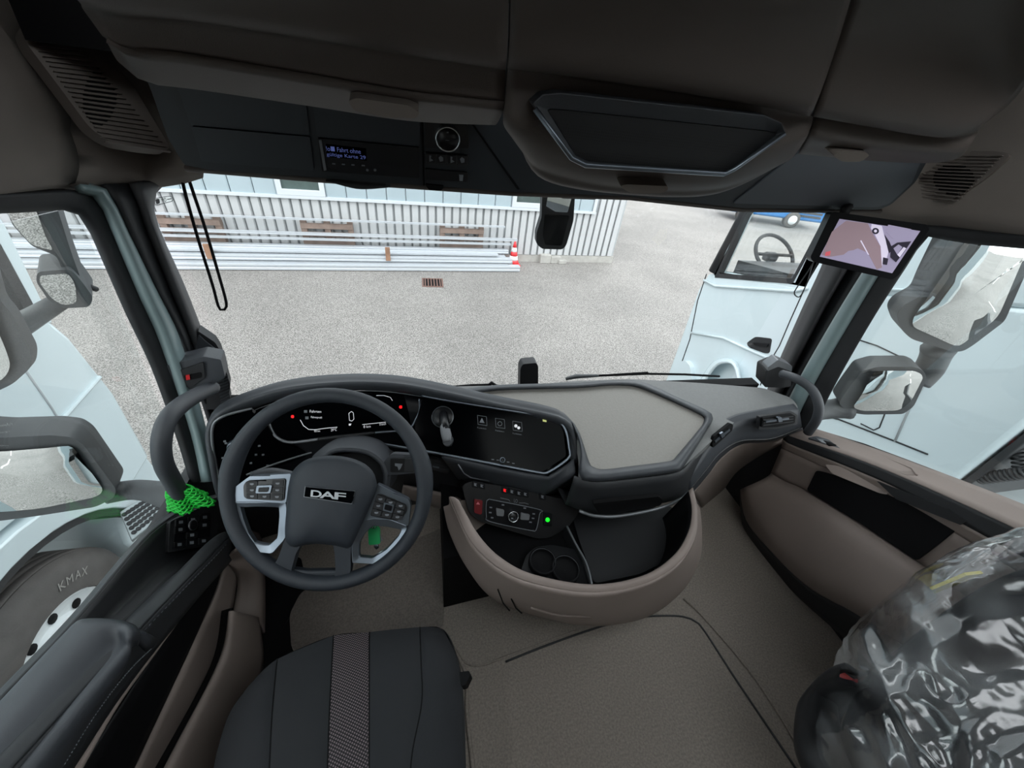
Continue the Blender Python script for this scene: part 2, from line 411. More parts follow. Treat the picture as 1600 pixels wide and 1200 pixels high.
# traffic cone
cb = Z(801, 414, G)
M['cone'] = mat('cone_red', (225, 50, 55), .5); M['conew'] = mat('cone_white', (240, 240, 240), .5)
t = thing('traffic_cone', 'red and white striped traffic cone by the workshop wall', 'cone', cb)
MB().box(cb+V((0, 0, .02)), (.3, .3, .04)).build('base', 'cone', t, bevel=.01)
lv = [(.13, .04), (.108, .13), (.086, .22), (.066, .31), (.045, .4), (.02, .52)]
for i in range(5):
    mb = MB(); mb.lathe([lv[i], lv[i+1]], cb, (0, 0, 1), 16); mb.build('stripe' if i % 2 else 'body', 'conew' if i % 2 else 'cone', t)
# concrete blocks
for (u, v, w_, h, l) in ((850, 409, .26, .2, 'two pale concrete block beside the wall, the left larger one'), (866, 409, .26, .16, 'middle pale concrete block against the plinth'), (877, 410, .2, .09, 'low flat pale concrete block, rightmost by the wall')):
    q = Z(u, v+1, G); l = l.replace('two pale concrete block beside the wall, the left larger one', 'leftmost and largest pale concrete block against the plinth')
    tag(MB().box(q+V((0, 0, h/2)), (w_, .16, h), (u_, n_, V((0, 0, 1)))).build('concrete_block', 'concrete', bevel=.012), l, 'block')
# drain grate
gq = Z(676, 442, G)
t = thing('drain_grate', 'rusty rectangular drain grate set in the asphalt', 'grate', gq)
M['rust'] = mat('rusty_iron', (110, 84, 76), .8, var=.3); 
R_ = [gq+V((a, b, .012)) for a, b in ((-.2, -.2), (.2, -.2), (.2, .2), (-.2, .2))]; R2 = [gq+V((a, b, .012)) for a, b in ((-.17, -.17), (.17, -.17), (.17, .17), (-.17, .17))]
MB().ring(R_, R2, (0, 0, -.03)).build('frame', 'rust', t)
MB().box(gq+V((0, 0, .001)), (.34, .34, .004)).build('pit', 'deep', t)
for i in range(6): MB().box(gq+V((-.14+.056*i, 0, .01)), (.022, .34, .016)).build('bar', 'rust', t)
# ================================================================== NEIGHBOURING TRUCKS
def rectp(c, w_, h_, a, b): c = V(c); return [c-a*w_/2-b*h_/2, c+a*w_/2-b*h_/2, c+a*w_/2+b*h_/2, c-a*w_/2+b*h_/2]
EX, EY, EZ = V((1, 0, 0)), V((0, 1, 0)), V((0, 0, 1))
M['plate'] = mat('chequer_plate', (150, 158, 160), .45, metal=.6)
M['hub'] = mat('silver_rim', (228, 232, 234), .5)
M['chassis'] = mat('dark_chassis', (42, 43, 45), .6, bump=(60, .4))
def wheel(c, side, root, R=.5, w_=.3, rim=.3, ra=0, labelled=False):
    c = V(c); ax = EX*side; o_ = c-ax*w_        # c = centre of outer face
    t = MB(); prof = [(rim, .03), (rim, w_), (R*.8, w_+.012), (R*.93, w_-.01), (R, w_-.05), (R, .05), (R*.93, 0), (rim, .02)]
    t.lathe(prof, o_, ax, 56, caps=False); ty = t.build('tyre', 'tyre', root, autos=.7)
    for k in range(4):                        # circumferential ribs between grooves
        g = MB(); x0 = .06+.048*k; g.lathe([(R, x0), (R+.008, x0+.003), (R+.008, x0+.036), (R, x0+.04)], o_, ax, 56); g.build('tread_rib', 'tyre', ty)
    m = MB(); m.lathe([(rim*.99, w_-.01), (rim*.965, w_-.008), (rim*.93, w_-.025), (rim*.84, w_-.045), (rim*.64, w_-.05), (rim*.6, w_-.03), (rim*.42, w_-.02), (rim*.36, w_+.01), (0.001, w_+.01)], o_, ax, 40, caps=False)
    rm = m.build('rim', 'hub', root, autos=.8)
    for k in range(10):
        a_ = 2*math.pi*k/10; d = EY*math.cos(a_)+EZ*math.sin(a_)
        m = MB(); m.lathe([(.026, 0), (.026, .004), (.001, .004)], o_+ax*(w_-.046)+d*rim*.74, ax, 10); m.build('hand_hole', 'deep', rm)
        m = MB(); m.lathe([(.012, 0), (.012, .03), (.001, .034)], o_+ax*(w_-.025)+d*rim*.5, ax, 6); m.build('wheel_nut', 'hub', rm)
    return ty
M['tyre'] = mat('tyre_rubber', (86, 82, 80), .75, bump=(120, .4), var=.12, scale=12)
def truck_side(root, x, side, y0, y1, pts, name='body_side'):   # side: direction the face looks (+1 faces right)
    pass
# ---- left truck: we see its right side (faces +x) at x = XL
XL = -1.82
tl = thing('white_truck', 'white truck cab parked close outside the driver window, big tyre in view', 'truck', (-2.9, .6, G))
def side_body(root, x, sgn, prof, depth, name, m, bevel=.03, seg=3):
    mb = MB(); mb.prism([V((x, y, z)) for y, z in prof], EX*(-sgn*depth)); return mb.build(name, m, root, bevel=bevel, seg=seg)
CabP = [(2.16, -1.28), (2.2, -1.7), (2.16, -2.2), (1.9, -2.22), (1.84, -2.05), (1.55, -1.81), (1.16, -1.73), (.77, -1.81), (.48, -2.05), (.42, -2.3), (-.2, -2.3), (-.2, -.5), (.4, -.68), (1.92, -1.08), (2.12, -1.16)]
side_body(tl, XL, 1, CabP, 2.3, 'cab_body', 'paint', .05, 4)
# bumper and lower front corner
side_body(tl, XL-.02, 1, [(1.9, -2.2), (2.17, -2.18), (2.2, -2.75), (1.75, -2.8), (1.7, -2.5), (1.78, -2.25)], 2.26, 'bumper', 'paint', .04, 3)
# upper cab, pillar frame and window
up = [(2.0, -1.05), (1.72, .7), (-.2, .9), (-.2, -.55), (.4, -.72)]
mb = MB(); ou = [X(84, 505, XL), X(7, 347, XL), V((XL, 2.2, .8)), V((XL, -.2, .9)), V((XL, -.2, -.5)), V((XL, .6, -.76))]; inn = [X(58, 489, XL), X(0, 383, XL), V((XL, 2.0, .05)), V((XL, .62, .1)), V((XL, .62, -.70)), V((XL, 1.2, -.86))]
mb.ring(ou, inn, -EX*.07).build('window_frame', 'paint', tl, bevel=.015)
mb = MB(); mb.ring([p+EX*.004 for p in inn], [p+EX*.004+V((0, (-.05 if p.y > 1.3 else .05), (.04 if p.z < -.3 else -.04))) for p in inn], -EX*.05).build('window_seal', 'dark', tl)
mb = MB(); mb.prism([p-EX*.03 for p in inn], -EX*.005).build('side_glass', 'glass', tl)
mb = MB(); mb.box((XL-1.15, .85, .2), (2.1, 1.2, 1.4)); 
side_body(tl, XL-.4, 1, [(.2, -.7), (.2, .8), (-.15, .8), (-.15, -.7)], 1.5, 'rear_interior', 'dark', .02)
side_body(tl, XL-.1, 1, [(1.85, -1.0), (1.2, -.98), (1.25, -1.15), (1.85, -1.15)], 2.0, 'dashboard', 'dark', .03)
side_body(tl, XL, 1, [(2.0, .7), (2.0, .95), (-.2, 1.2), (-.2, .85), (1.66, .75)], 2.2, 'roof', 'paint', .03)
mb = MB(); mb.tube([V((XL-.06, 2.12, -1.12)), V((XL-.08, 2.2, -.5)), V((XL-.1, 2.22, .75))], .045, 8).build('windscreen_pillar', 'dark', tl)
# door seam and waist line
for pth in ([(1.87, -1.1), (1.84, -1.5), (1.78, -1.95)], [(.3, -2.2), (.35, -1.5), (.38, -.8)]):
    MB().tube([V((XL+.001, y, z)) for y, z in pth], .005, 6).build('door_seam', 'cladgap', tl)
MB().tube([V((XL+.004, y, z)) for y, z in [(2.17, -1.55), (1.3, -1.62), (.4, -1.62)]], .012, 6).build('waist_ridge', 'paint', tl)
# wheel arch and wheel
YC, ZC = 1.16, G+.5
arch = [V((XL+.02, YC+.72*math.cos(a), ZC+.72*math.sin(a))) for a in [math.radians(d) for d in range(-8, 200, 8)]]
arch2 = [V((XL+.02, YC+.67*math.cos(a), ZC+.67*math.sin(a))) for a in [math.radians(d) for d in range(-8, 200, 8)]]
mb = MB(); mb.prism(arch+arch2[::-1], -EX*.42); mb.build('wheel_arch', 'chassis', tl)
arw = [V((XL+.03, YC+.82*math.cos(a), ZC+.83*math.sin(a))) for a in [math.radians(d) for d in range(5, 185, 8)]]
arw2 = [V((XL+.03, YC+.71*math.cos(a), ZC+.71*math.sin(a))) for a in [math.radians(d) for d in range(5, 185, 8)]]
mb = MB(); mb.prism(arw+arw2[::-1], -EX*.3); mb.build('mudguard', 'paint', tl, bevel=.02)
ty = wheel((XL-.03, YC, ZC), 1, tl)
# lettering on the tyre wall
for ch, a in zip('KMAX', (66, 59.5, 52.5, 46.5)):
    d0 = math.radians(a+2.6); d1 = math.radians(a-2.6)
    cu = bpy.data.curves.new('letter', 'FONT'); cu.body = ch; cu.size = 1; cu.extrude = .0; ob = bpy.data.objects.new('letter', cu); me = bpy.data.meshes.new_from_object(ob); bpy.data.objects.remove(ob)
    xs = [v.co.x for v in me.vertices]; x0, x1 = min(xs), max(xs); mb = MB(); vs = []
    for v in me.vertices:
        aa = d0+(d1-d0)*(v.co.x-x0)/(x1-x0); rr = .372+.045*v.co.y/.7
        vs.append(V((XL-.03+.0145, YC+rr*math.cos(aa), ZC+rr*math.sin(aa))))
    mb.add(vs, [tuple(p.vertices) for p in me.polygons]); mb.build('letter', 'tyreletter' if 'tyreletter' in M else M.setdefault('tyreletter', mat('tyre_lettering', (150, 147, 142), .7)), ty, fixn=False)
# step plate with round holes behind the front corner
sp = V((XL+.02, 1.83, -2.14))
P0 = Plane(X(215, 800, -1.72), None, n=(.25, -.2, .95))
pl = slab([(186, 800), (232, 771), (262, 800), (205, 845)], P0, .03); pl.build('step_plate', 'plate', tl, bevel=.005)
i = 0
for a in range(7):
    for b in range(5):
        u, v = quad([(190, 802), (233, 775), (256, 799), (208, 838)], (a+.5)/7, (b+.5)/5)
        c = P0.at(u, v, .001); mb = MB(); mb.lathe([(.013, 0), (.013, .003), (.008, .002), (.001, .001)], c, P0.n, 10); mb.build('hole', 'dark', tl)
# mirrors of the left truck
def pod(mb, c, ax, size, nu=20, e=3.2):     # rounded box (superellipsoid)
    ax = [V(a).normalized() for a in ax]; c = V(c); vs = []; fs = []; n = nu; m = nu//2
    sg = lambda q, p: math.copysign(abs(q)**p, q)
    for j in range(m+1):
        ph = -math.pi/2+math.pi*j/m
        for i in range(n):
            th = 2*math.pi*i/n
            x = sg(math.cos(ph), 2/e)*sg(math.cos(th), 2/e); y = sg(math.cos(ph), 2/e)*sg(math.sin(th), 2/e); z = sg(math.sin(ph), 2/e)
            vs.append(c+ax[0]*x*size[0]/2+ax[1]*y*size[1]/2+ax[2]*z*size[2]/2)
    for j in range(m):
        for i in range(n): fs.append((j*n+i, j*n+(i+1) % n, (j+1)*n+(i+1) % n, (j+1)*n+i))
    return mb.add(vs, fs, True)
mt = thing('truck_mirror', 'grey twin mirror of the white truck left of the driver window', 'mirror', X(100, 450, -1.45))
MP = Plane(X(100, 450, -1.45), None, n=(.35, -.9, -.25)); MP.n = -MP.n if MP.n.y > 0 else MP.n
M['mirrorgrey'] = mat('mirror_housing_grey', (72, 74, 76), .55, bump=(500, .3))
slab([(58, 425), (110, 420), (128, 440), (146, 465), (140, 480), (100, 482), (76, 470), (56, 440)], MP, .12, r=8).build('lower_housing', 'mirrorgrey', mt, bevel=.02, seg=3)
slab([(62, 431), (107, 427), (118, 445), (120, 474), (98, 477), (80, 466), (62, 442)], MP, .004, off=.004, r=8).build('lower_glass', 'mirror', mt)
slab([(8, 318), (88, 320), (104, 372), (114, 402), (128, 440), (102, 432), (88, 400), (50, 385), (18, 350)], MP, .1, off=-.02, r=8).build('upper_housing', 'mirrorgrey', mt, bevel=.02, seg=3)
slab([(8, 325), (56, 327), (72, 372), (84, 392), (50, 383), (22, 352)], MP, .004, off=-.015, r=8).build('upper_glass', 'mirror', mt)
MB().tube([X(140, 448, -1.42), X(150, 452, -1.42)], .012, 8).build('peg', 'dark', mt)
MB().tube([MP.at(95, 470, -.06), MP.at(70, 485, -.1), X(28, 510, -1.8)], [.035, .04, .05], 10).build('arm', 'mirrorgrey', mt)

# ---- right truck: we see its left side (faces -x) at x = XR
XR = 2.6
tr = thing('white_truck', 'tall white truck cab parked outside the passenger window, door handle and windows in view', 'truck', (3.8, 1.8, G))
prof = [(3.0, -1.16), (3.06, -1.35), (2.98, -2.2), (2.95, -2.75), (.75, -2.75), (.75, 1.1), (2.4, 1.1), (2.72, .7), (2.98, -.45)]
# lower body
side_body(tr, XR, -1, [(3.02, -1.14), (3.06, -1.3), (2.98, -2.2), (2.95, -2.7), (2.45, -2.7), (2.3, -2.2), (1.85, -2.0), (1.4, -2.2), (1.25, -2.7), (.76, -2.7), (.76, -.4), (1.98, -.82), (2.9, -1.08)], 2.35, 'cab_body', 'paint', .05, 4)
# upper side panel with window hole: ring
ou = [X(1104, 428, XR), X(1152, 322, XR), V((XR, 2.72, .7)), V((XR, 1.4, .9)), V((XR, 1.55, -.6)), X(1262, 445, XR)]
ou = [V((XR, 2.99, -1.1)), V((XR, 2.96, -.5)), V((XR, 2.7, .75)), V((XR, 1.95, .75)), V((XR, 1.98, -.45)), V((XR, 1.98, -.84))]
inn = [X(1120, 431, XR), X(1170, 322, XR), V((XR, 2.55, .3)), V((XR, 2.1, .3)), X(1288, 345, XR), X(1238, 440, XR)]
MB().ring(ou, inn, EX*.08).build('window_frame', 'paint', tr, bevel=.012)
def shr(P, k): c = sum(P, V())/len(P); return [c+(p-c)*k for p in P]
MB().ring([p-EX*.004 for p in shr(inn, 1.03)], [p-EX*.004 for p in shr(inn, .96)], EX*.05).build('window_seal', 'dark', tr)
MB().prism([p+EX*.03 for p in inn], EX*.004).build('side_glass', 'glass', tr)
side_body(tr, XR, -1, [(1.97, -.82), (1.97, 1.1), (.76, 1.1), (.76, -.4)], .06, 'sleeper_side', 'paint', .02)
side_body(tr, XR, -1, [(2.7, .75), (2.5, 1.15), (.76, 1.15), (.76, 1.0), (1.95, .75)], 2.35, 'roof', 'paint', .03)
# far side frame so one sees through the cab: posts, interior
XF = XR+2.3
MB().ring([p+EX*2.27 for p in ou], [p+EX*2.27 for p in shr(inn, 1.25)], EX*.06).build('far_door_frame', 'paint', tr)
side_body(tr, XR+.12, -1, [(2.88, -.95), (2.6, -.9), (2.35, -.86), (2.3, -1.2), (2.85, -1.3)], 2.05, 'dashboard', 'dark', .04)
MB().tube([V((XR+.02, 2.98, -1.1)), V((XR+.04, 2.93, -.5)), V((XR+.06, 2.66, .75))], .05, 8).build('windscreen_pillar', 'dark', tr)
MB().tube([V((XF-.02, 2.98, -1.1)), V((XF-.04, 2.93, -.5)), V((XF-.06, 2.66, .75))], .06, 8).build('windscreen_pillar', 'dark', tr)
swc = X(1210, 398, XR+.55)
sw = [swc+EX*(.2*math.cos(a))+V((0, -.5, .85)).normalized()*(-.0)+V((0, .75, .66))*(.2*math.sin(a)) for a in [2*math.pi*k/28 for k in range(28)]]
MB().tube(sw, .016, 8, closed=True).build('steering_wheel', 'dark', tr)
MB().box(swc+V((0, .03, -.03)), (.12, .08, .08)).build('steering_hub', 'dark', tr, bevel=.02)
MB().tube([swc+EX*.19, swc-EX*.19], .014, 6).build('steering_spoke', 'dark', tr)
side_body(tr, XR+.3, -1, [(2.2, -1.1), (1.7, -1.1), (1.55, -.3), (1.45, -.3), (1.5, -1.25), (2.2, -1.25)], .5, 'seat', 'dark', .04)
# seams
def seam(px, x=XR-.001, r=.004, name='door_seam', m='dark'):
    MB().tube([X(u, v, x) for u, v in px], r, 6).build(name, m, tr)
seam([(1104, 428), (1090, 470), (1078, 530), (1064, 570)], r=.005)
seam([(1290, 345), (1262, 440), (1235, 500), (1218, 540), (1200, 570), (1188, 602)])
seam([(1080, 520), (1130, 528), (1200, 560)], XR-.006, .012, 'waist_ridge', 'paint')
seam([(1314, 522), (1370, 540), (1412, 560)])
seam([(1160, 622), (1310, 655), (1400, 690), (1450, 710)], r=.005)
seam([(1383, 645), (1374, 668), (1365, 672), (1345, 662)])
seam([(1450, 590), (1420, 640), (1398, 690)], XR-.002, .006, 'panel_edge', 'cladgap')
seam([(1355, 450), (1440, 455), (1500, 470)], XR-.004, .01, 'waist_ridge', 'paint')
# window sill moulding
seam([(1100, 438), (1118, 447), (1240, 455), (1262, 450)], XR-.008, .012, 'sill_ridge', 'paint')
# handle
HP = Plane(X(1188, 540, XR), None, n=(-1, 0, 0))
slab([(1166, 536), (1180, 526), (1206, 529), (1202, 552), (1194, 552), (1170, 543)], HP, .01, off=.004, r=4).build('handle_recess', 'dark', tr, bevel=.002)
slab([(1176, 535), (1200, 537), (1198, 542), (1178, 540)], HP, .01, off=.02, r=2).build('handle_bar', 'gloss2', tr, bevel=.002)
# front corner fairing low down
slab([(1056, 598), (1062, 566), (1070, 562), (1078, 572), (1082, 600)], Plane(X(1065, 580, XR-.05), None, n=(-1, 0, 0)), .1, r=4).build('corner_fairing', 'paint', tr, bevel=.02)
mb = MB(); mb.loft([Xs([(1098, 600), (1118, 572), (1135, 566), (1148, 572), (1155, 600)], XR-.1), Xs([(1090, 602), (1112, 568), (1135, 560), (1152, 568), (1160, 602)], XR+.02)], 16, 3).build('mirror_cap', 'paint', tr, solid=.02)
# badge letters seen on the door past the pillar
t8 = Plane(X(1290, 580, XR), None, n=(-1, 0, 0))
for q in ([(1285, 571), (1298, 570), (1297, 574), (1284, 575)], [(1282, 577), (1296, 576), (1295, 580), (1281, 581)]): slab(q, t8, .006, off=.006).build('badge', 'grey_trim', tr)
wheel((XR+.03, 1.85, G+.5), -1, tr)

# chassis equipment behind the right cab
ch = thing('truck_chassis', 'dark truck chassis with chequer plate behind the right white cab', 'chassis', (3.4, -.6, G))
for x in (2.95, 3.85): MB().box((x, -1.6, -2.15), (.08, 4.6, .26)).build('frame_rail', 'chassis', ch, bevel=.01)
PC = Plane((2.75, 0, -1.75), None, n=(0, 0, 1))
MB().box((3.25, -.05, -1.42), (1.3, 1.55, .03)).build('chequer_plate', 'plate', ch, bevel=.004)
for i in range(16):
    for j in range(9):
        c = V((2.64+.07*i, -.5+.14*j, -1.403)); d = V((1, 1, 0)).normalized() if (i+j) % 2 else V((1, -1, 0)).normalized()
        MB().box(c, (.05, .014, .008), (d, EZ.cross(d), EZ)).build('plate_rib', 'plate', ch)
MB().box((3.2, .735, -1.0), (1.15, .03, .9)).build('rear_panel', 'chassis', ch, bevel=.005)
MB().box((3.3, .45, -1.72), (.7, .5, .5)).build('air_tank', 'chassis', ch, bevel=.05)
for k in range(7): MB().box((2.72+.13*k, .70, -.98+.03*(k%3)), (.07, .05, .1+.05*(k % 2))).build('valve_block', ('hub', 'chassis', 'plate')[k % 3], ch, bevel=.008)
def coil(name, a, b, turns, R, r, m, label, n=14):
    a, b = V(a), V(b); ax = (b-a).normalized(); p = ax.cross(EZ if abs(ax.z) < .9 else EX).normalized(); q = ax.cross(p)
    P = [a.lerp(b, t/(turns*n))+p*R*math.cos(2*math.pi*t/n)+q*R*math.sin(2*math.pi*t/n) for t in range(turns*n)]
    o = MB().tube(P, r, 6).build(name, m); tag(o, label, 'hose'); return o
coil('coiled_hose', X(1532, 748, 2.66), X(1610, 738, 2.66), 10, .024, .007, 'chassis', 'black coiled air hose lying low behind the white cab')
coil('coiled_hose', X(1590, 692, 2.68), X(1594, 735, 2.68), 7, .02, .007, 'chassis', 'black coiled hose hanging upright behind the white cab')
coil('coiled_hose', X(1566, 694, 2.67), X(1606, 688, 2.67), 8, .012, .005, 'red', 'red coiled air hose behind the white cab')
# blue truck far away, seen through the right truck's windows
M['darkglass'] = mat('dark_truck_glass', (30, 36, 42), .1)
bt = thing('blue_truck', 'distant blue truck seen through the windows of the right white truck', 'truck', (14, 14, G))
c0 = V((14.1, 14.6, G)); A1 = V((-.25, -1, 0)).normalized(); A2 = V((1, -.25, 0)).normalized(); KS = .6
def bb(x0, x1, y0, y1, z0, z1, name, m, b=.08): 
    MB().box(c0+(A1*((x0+x1)/2)+A2*((y0+y1)/2)+EZ*((z0+z1)/2))*KS, ((x1-x0)*KS, (y1-y0)*KS, (z1-z0)*KS), (A1, A2, EZ)).build(name, m, bt, bevel=b)
for k, (kx) in enumerate((0, )):
    bb(-1, 1.4, -3.2, 3.2, .5, 1.6, 'lower_body', 'paintblue'); bb(-1, 1.4, .6, 3.2, 1.4, 3.7, 'cab', 'paintblue'); bb(1.35, 1.44, .8, 3.0, 2.1, 3.1, 'windscreen', 'darkglass', .02)
    for q in range(5): bb(1.38, 1.46, 1.0, 2.8, .75+.22*q, .87+.22*q, 'grille_bar', 'chassis', .01)
    for y in (-2.2, 1.0): MB().lathe([(.3, 0), (.3, .18), (.18, .19), (.001, .17)], c0+(A1*1.2+A2*y+EZ*.5)*KS, A1, 24).build('wheel', 'tyre', bt); MB().lathe([(.17, 0), (.17, .03), (.001, .035)], c0+(A1*1.5+A2*y+EZ*.5)*KS, A1, 20).build('rim', 'hub', bt)
# ================================================================== CAB SHELL
FL = -1.45; XLW, XRW = -.68, 1.46
M['carpet'] = mat('moulded_floor_mat', (134, 125, 117), .8, bump=(260, .8), var=.22, scale=170)
M['matdark'] = mat('footwell_mat', (112, 104, 98), .85, bump=(260, .7), var=.2, scale=170)
M['dashtop'] = mat('dash_top_grain', (118, 119, 119), .62, bump=(350, .4), var=.05, scale=120)
M['padtop'] = mat('dash_pad_mat', (140, 137, 132), .62, bump=(300, .3), var=.05, scale=140)
M['clutter'] = M['dark']
MB().box((.4, .05, FL-.06), (2.3, 2.5, .12)).build('floor', 'carpet', kind='structure', label='grey brown moulded cab floor mat')
# roof, rear wall, outer skin
hx0, hx1, hy0, hy1 = -.2, 1.1, -1.1, .2       # roof hatch opening, added out of view to light the cab floor
mb = MB(); mb.box(((hx0-.75)/2, -.15, 1.03), (hx0+.75, 2.9, .06)); mb.box(((hx1+1.55)/2, -.15, 1.03), (1.55-hx1, 2.9, .06)); mb.box(((hx0+hx1)/2, (hy1+1.3)/2, 1.03), (hx1-hx0, 1.3-hy1, .06)); mb.box(((hx0+hx1)/2, (hy0-1.6)/2, 1.03), (hx1-hx0, 1.6+hy0, .06))
mb.build('ceiling', 'tanroof', kind='structure')
MB().box(((hx0+hx1)/2, (hy0+hy1)/2, 1.05), (hx1-hx0, hy1-hy0, .006)).build('window_4', 'glass', kind='structure', label='glazing of a roof hatch added out of view to light the floor')
MB().box((.4, -1.35, -.2), (2.3, .06, 2.5)).build('wall_back', 'tanroof', kind='structure')
for nm, x, xo in (('left', XLW, -.72), ('right', XRW, 1.5)):
    s_ = -1 if nm == 'left' else 1
    # sleeper part of the side wall behind the door
    mb = MB(); mb.box((x+s_*.03, -.95, -.2), (.06, .86, 2.5)); mb.build('wall_'+nm, 'tanroof', kind='structure')
    # white outer skin seen in the mirrors
    mb = MB(); mb.box((x+s_*.2, -.9, -.75), (.06, 1.1, 3.7)); mb.build('outer_skin', 'paint', kind='structure')
MB().box((.4, -2.6, -2.0), (2.3, 2.2, .3)).build('rear_chassis', 'chassis', kind='structure')
MB().box((.39, -7.2, -.6), (2.36, 9.0, 3.4)).build('trailer_body', 'paint', bevel=.03, kind='structure', label='white trailer body behind the cab')
# front bulkhead below the windscreen (outer nose)
MB().box((.4, 1.40, -2.15), (2.3, .1, 1.5)).build('wall_front', 'paint', kind='structure')
MB().box((.4, 1.37, .58), (2.2, .07, 1.0)).build('wall_front_upper', 'paint', kind='structure')
MB().box((.4, 1.14, -1.2), (2.14, .05, .56)).build('firewall', 'deep', kind='structure')

# upper side linings above the door windows, speaker grilles
ltop = [V((XLW, -1.0, .5)), V((XLW, .3, .5)), V((XLW, .85, .5)), V((-.6, 1.02, .5)), V((-.42, 1.12, .5))]
lbot = [V((XLW, -1.0, -.12)), X(0, 303, XLW), X(90, 297, XLW), X(160, 292, XLW), X(232, 287, -.63), X(275, 283, -.56), Y(318, 271, 1.08)]
lb2 = [V((XLW, -1.0, -.08)), X(0, 292, XLW+.02), X(90, 287, XLW+.02), X(160, 283, XLW+.02), X(232, 275, -.60), X(275, 270, -.53), Y(318, 262, 1.06)]
lmid = [V((XLW+.02, -1.0, .1)), X(0, 150, XLW+.02), X(90, 165, XLW+.02), X(160, 190, XLW+.03), X(232, 215, -.60), X(275, 225, -.53), Y(310, 225, 1.04)]
mb = MB(); mb.loft([ltop, lmid, lb2, lbot], 30, 5, sv=False); mb.build('wall_left_upper', 'tanroof', kind='structure', solid=.02, label='curved grey brown roof lining over the driver door')
rtop = [V((1.0, 1.15, .5)), V((1.28, 1.05, .5)), V((XRW, .85, .5)), V((XRW, .3, .5)), V((XRW, -1, .5))]
rmid = [Y(1290, 240, 1.08), Y(1372, 262, 1.04), X(1440, 270, XRW-.03), X(1540, 290, XRW-.02), V((XRW-.02, -1, .1))]
rb2 = [Y(1205, 312, 1.1), Y(1340, 322, 1.06), X(1440, 337, XRW-.02), X(1600, 352, XRW-.02), V((XRW-.02, -1, -.02))]
rbot = [Y(1205, 322, 1.12), Y(1340, 334, 1.08), X(1440, 354, XRW), X(1600, 374, XRW), V((XRW, -1, -.06))]
mb = MB(); mb.loft([rtop, rmid, rb2, rbot], 30, 5, sv=False); mb.build('wall_right_upper', 'tanroof', kind='structure', solid=.02, label='curved grey brown roof lining over the passenger door')
M['grille'] = mat('speaker_grille_plastic', (108, 100, 95), .65)
def speaker(pl, outline, q, n, dark, label, cat='speaker'):
    c = pl.at(*dark[0])
    t = thing('speaker_grille', label, cat, c)
    slab(outline, pl, .02, off=.004, r=14).build('grille_plate', 'grille', t, bevel=.004)
    for i in range(n):
        a = quad(q, 0, (i+.5)/n); b = quad(q, 1, (i+.5)/n); dv = (quad(q, 0, (i+.0)/n)[1]-quad(q, 0, (i+.55)/n)[1])
        a2 = quad(q, 0, (i+.95)/n); b2 = quad(q, 1, (i+.95)/n)
        slab([a, b, b2, a2], pl, .006, off=.0075).build('slat', 'grille', t, bevel=.001)
    (cu, cv), (ru, rv) = dark
    for i in range(n):
        t0 = (i+.06)/n; m0 = quad(q, .5, t0)
        k = (m0[1]-cv)/rv
        if abs(k) >= 1: continue
        hw = ru*math.sqrt(1-k*k); w0 = quad(q, 0, t0); w1 = quad(q, 1, t0); L_ = w1[0]-w0[0]
        cs = (cu+(k*rv)*dark[2]-w0[0])/L_; d = hw/L_
        s0, s1 = max(0, cs-d), min(1, cs+d)
        slab([quad(q, s0, t0), quad(q, s1, t0), quad(q, s1, (i+.46)/n), quad(q, s0, (i+.46)/n)], pl, .004, off=.0055).build('slot', 'deep', t)
    return t
PLs = Plane(X(60, 60, XLW+.06), X(250, 228, -.52), X(60, 150, XLW+.06))
def speaker2(pl, outline, rows, dk, label):
    t = thing('speaker_grille', label, 'speaker', pl.at(*outline[0]))
    slab(outline, pl, .03, off=.003, r=16).build('grille_plate', 'grille', t, bevel=.005)
    for (a, b) in rows:
        (u0, v0), (u1, v1) = a, b; d = V((u1-u0, v1-v0)).normalized(); nx, ny = -d.y*1.7, d.x*1.7
        if ny < 0: nx, ny = -nx, -ny
        slab([(u0, v0), (u1, v1), (u1+nx, v1+ny), (u0+nx, v0+ny)], pl, .006, off=.0075).build('slat', 'grille', t)
        L_ = (V((u1, v1))-V((u0, v0))).length; cen = V((dk[0], dk[1])); k = (cen-V((u0, v0))).dot(V((-d.y, d.x)))
        al = (cen-V((u0, v0))).dot(d)
        if abs(k) < dk[3]:
            hw = dk[2]*math.sqrt(1-(k/dk[3])**2); s0, s1 = max(4, al-hw), min(L_-4, al+hw)
            p = V((u0, v0))+d*s0; q = V((u0, v0))+d*s1; nx2, ny2 = nx*1.9, ny*1.9
            slab([(p.x+nx, p.y+ny), (q.x+nx, q.y+ny), (q.x+nx+nx2*.8, q.y+ny+ny2*.8), (p.x+nx+nx2*.8, p.y+ny+ny2*.8)], pl, .003, off=.0052).build('slot', 'deep', t)
    return t
rws = []
for i in range(21):
    f = i/20; a = (50+f*115, 62+f*158); b = (150+f*112, 62+.1*f+f*170)
    b = (128+f*140, 70+f*166); rws.append((a, b))
speaker2(PLs, [(30, 36), (62, 40), (128, 72), (200, 120), (270, 236), (226, 232), (172, 222), (140, 200), (90, 132), (40, 66)], rws, (157, 148, 26, 46), 'slatted speaker grille in the roof lining above the driver window')
PRs = Plane(X(1570, 250, XRW-.035), Y(1420, 290, 1.02), X(1560, 300, XRW-.035))
rws = []
for i in range(14):
    f = i/13; rws.append(((1478-f*68, 242+f*62), (1566-f*70, 242+f*70)))
speaker2(PRs, [(1470, 236), (1560, 236), (1580, 242), (1545, 275), (1510, 300), (1480, 316), (1404, 312), (1430, 282)], rws, (1490, 277, 32, 24), 'slatted speaker grille in the roof lining above the passenger window')

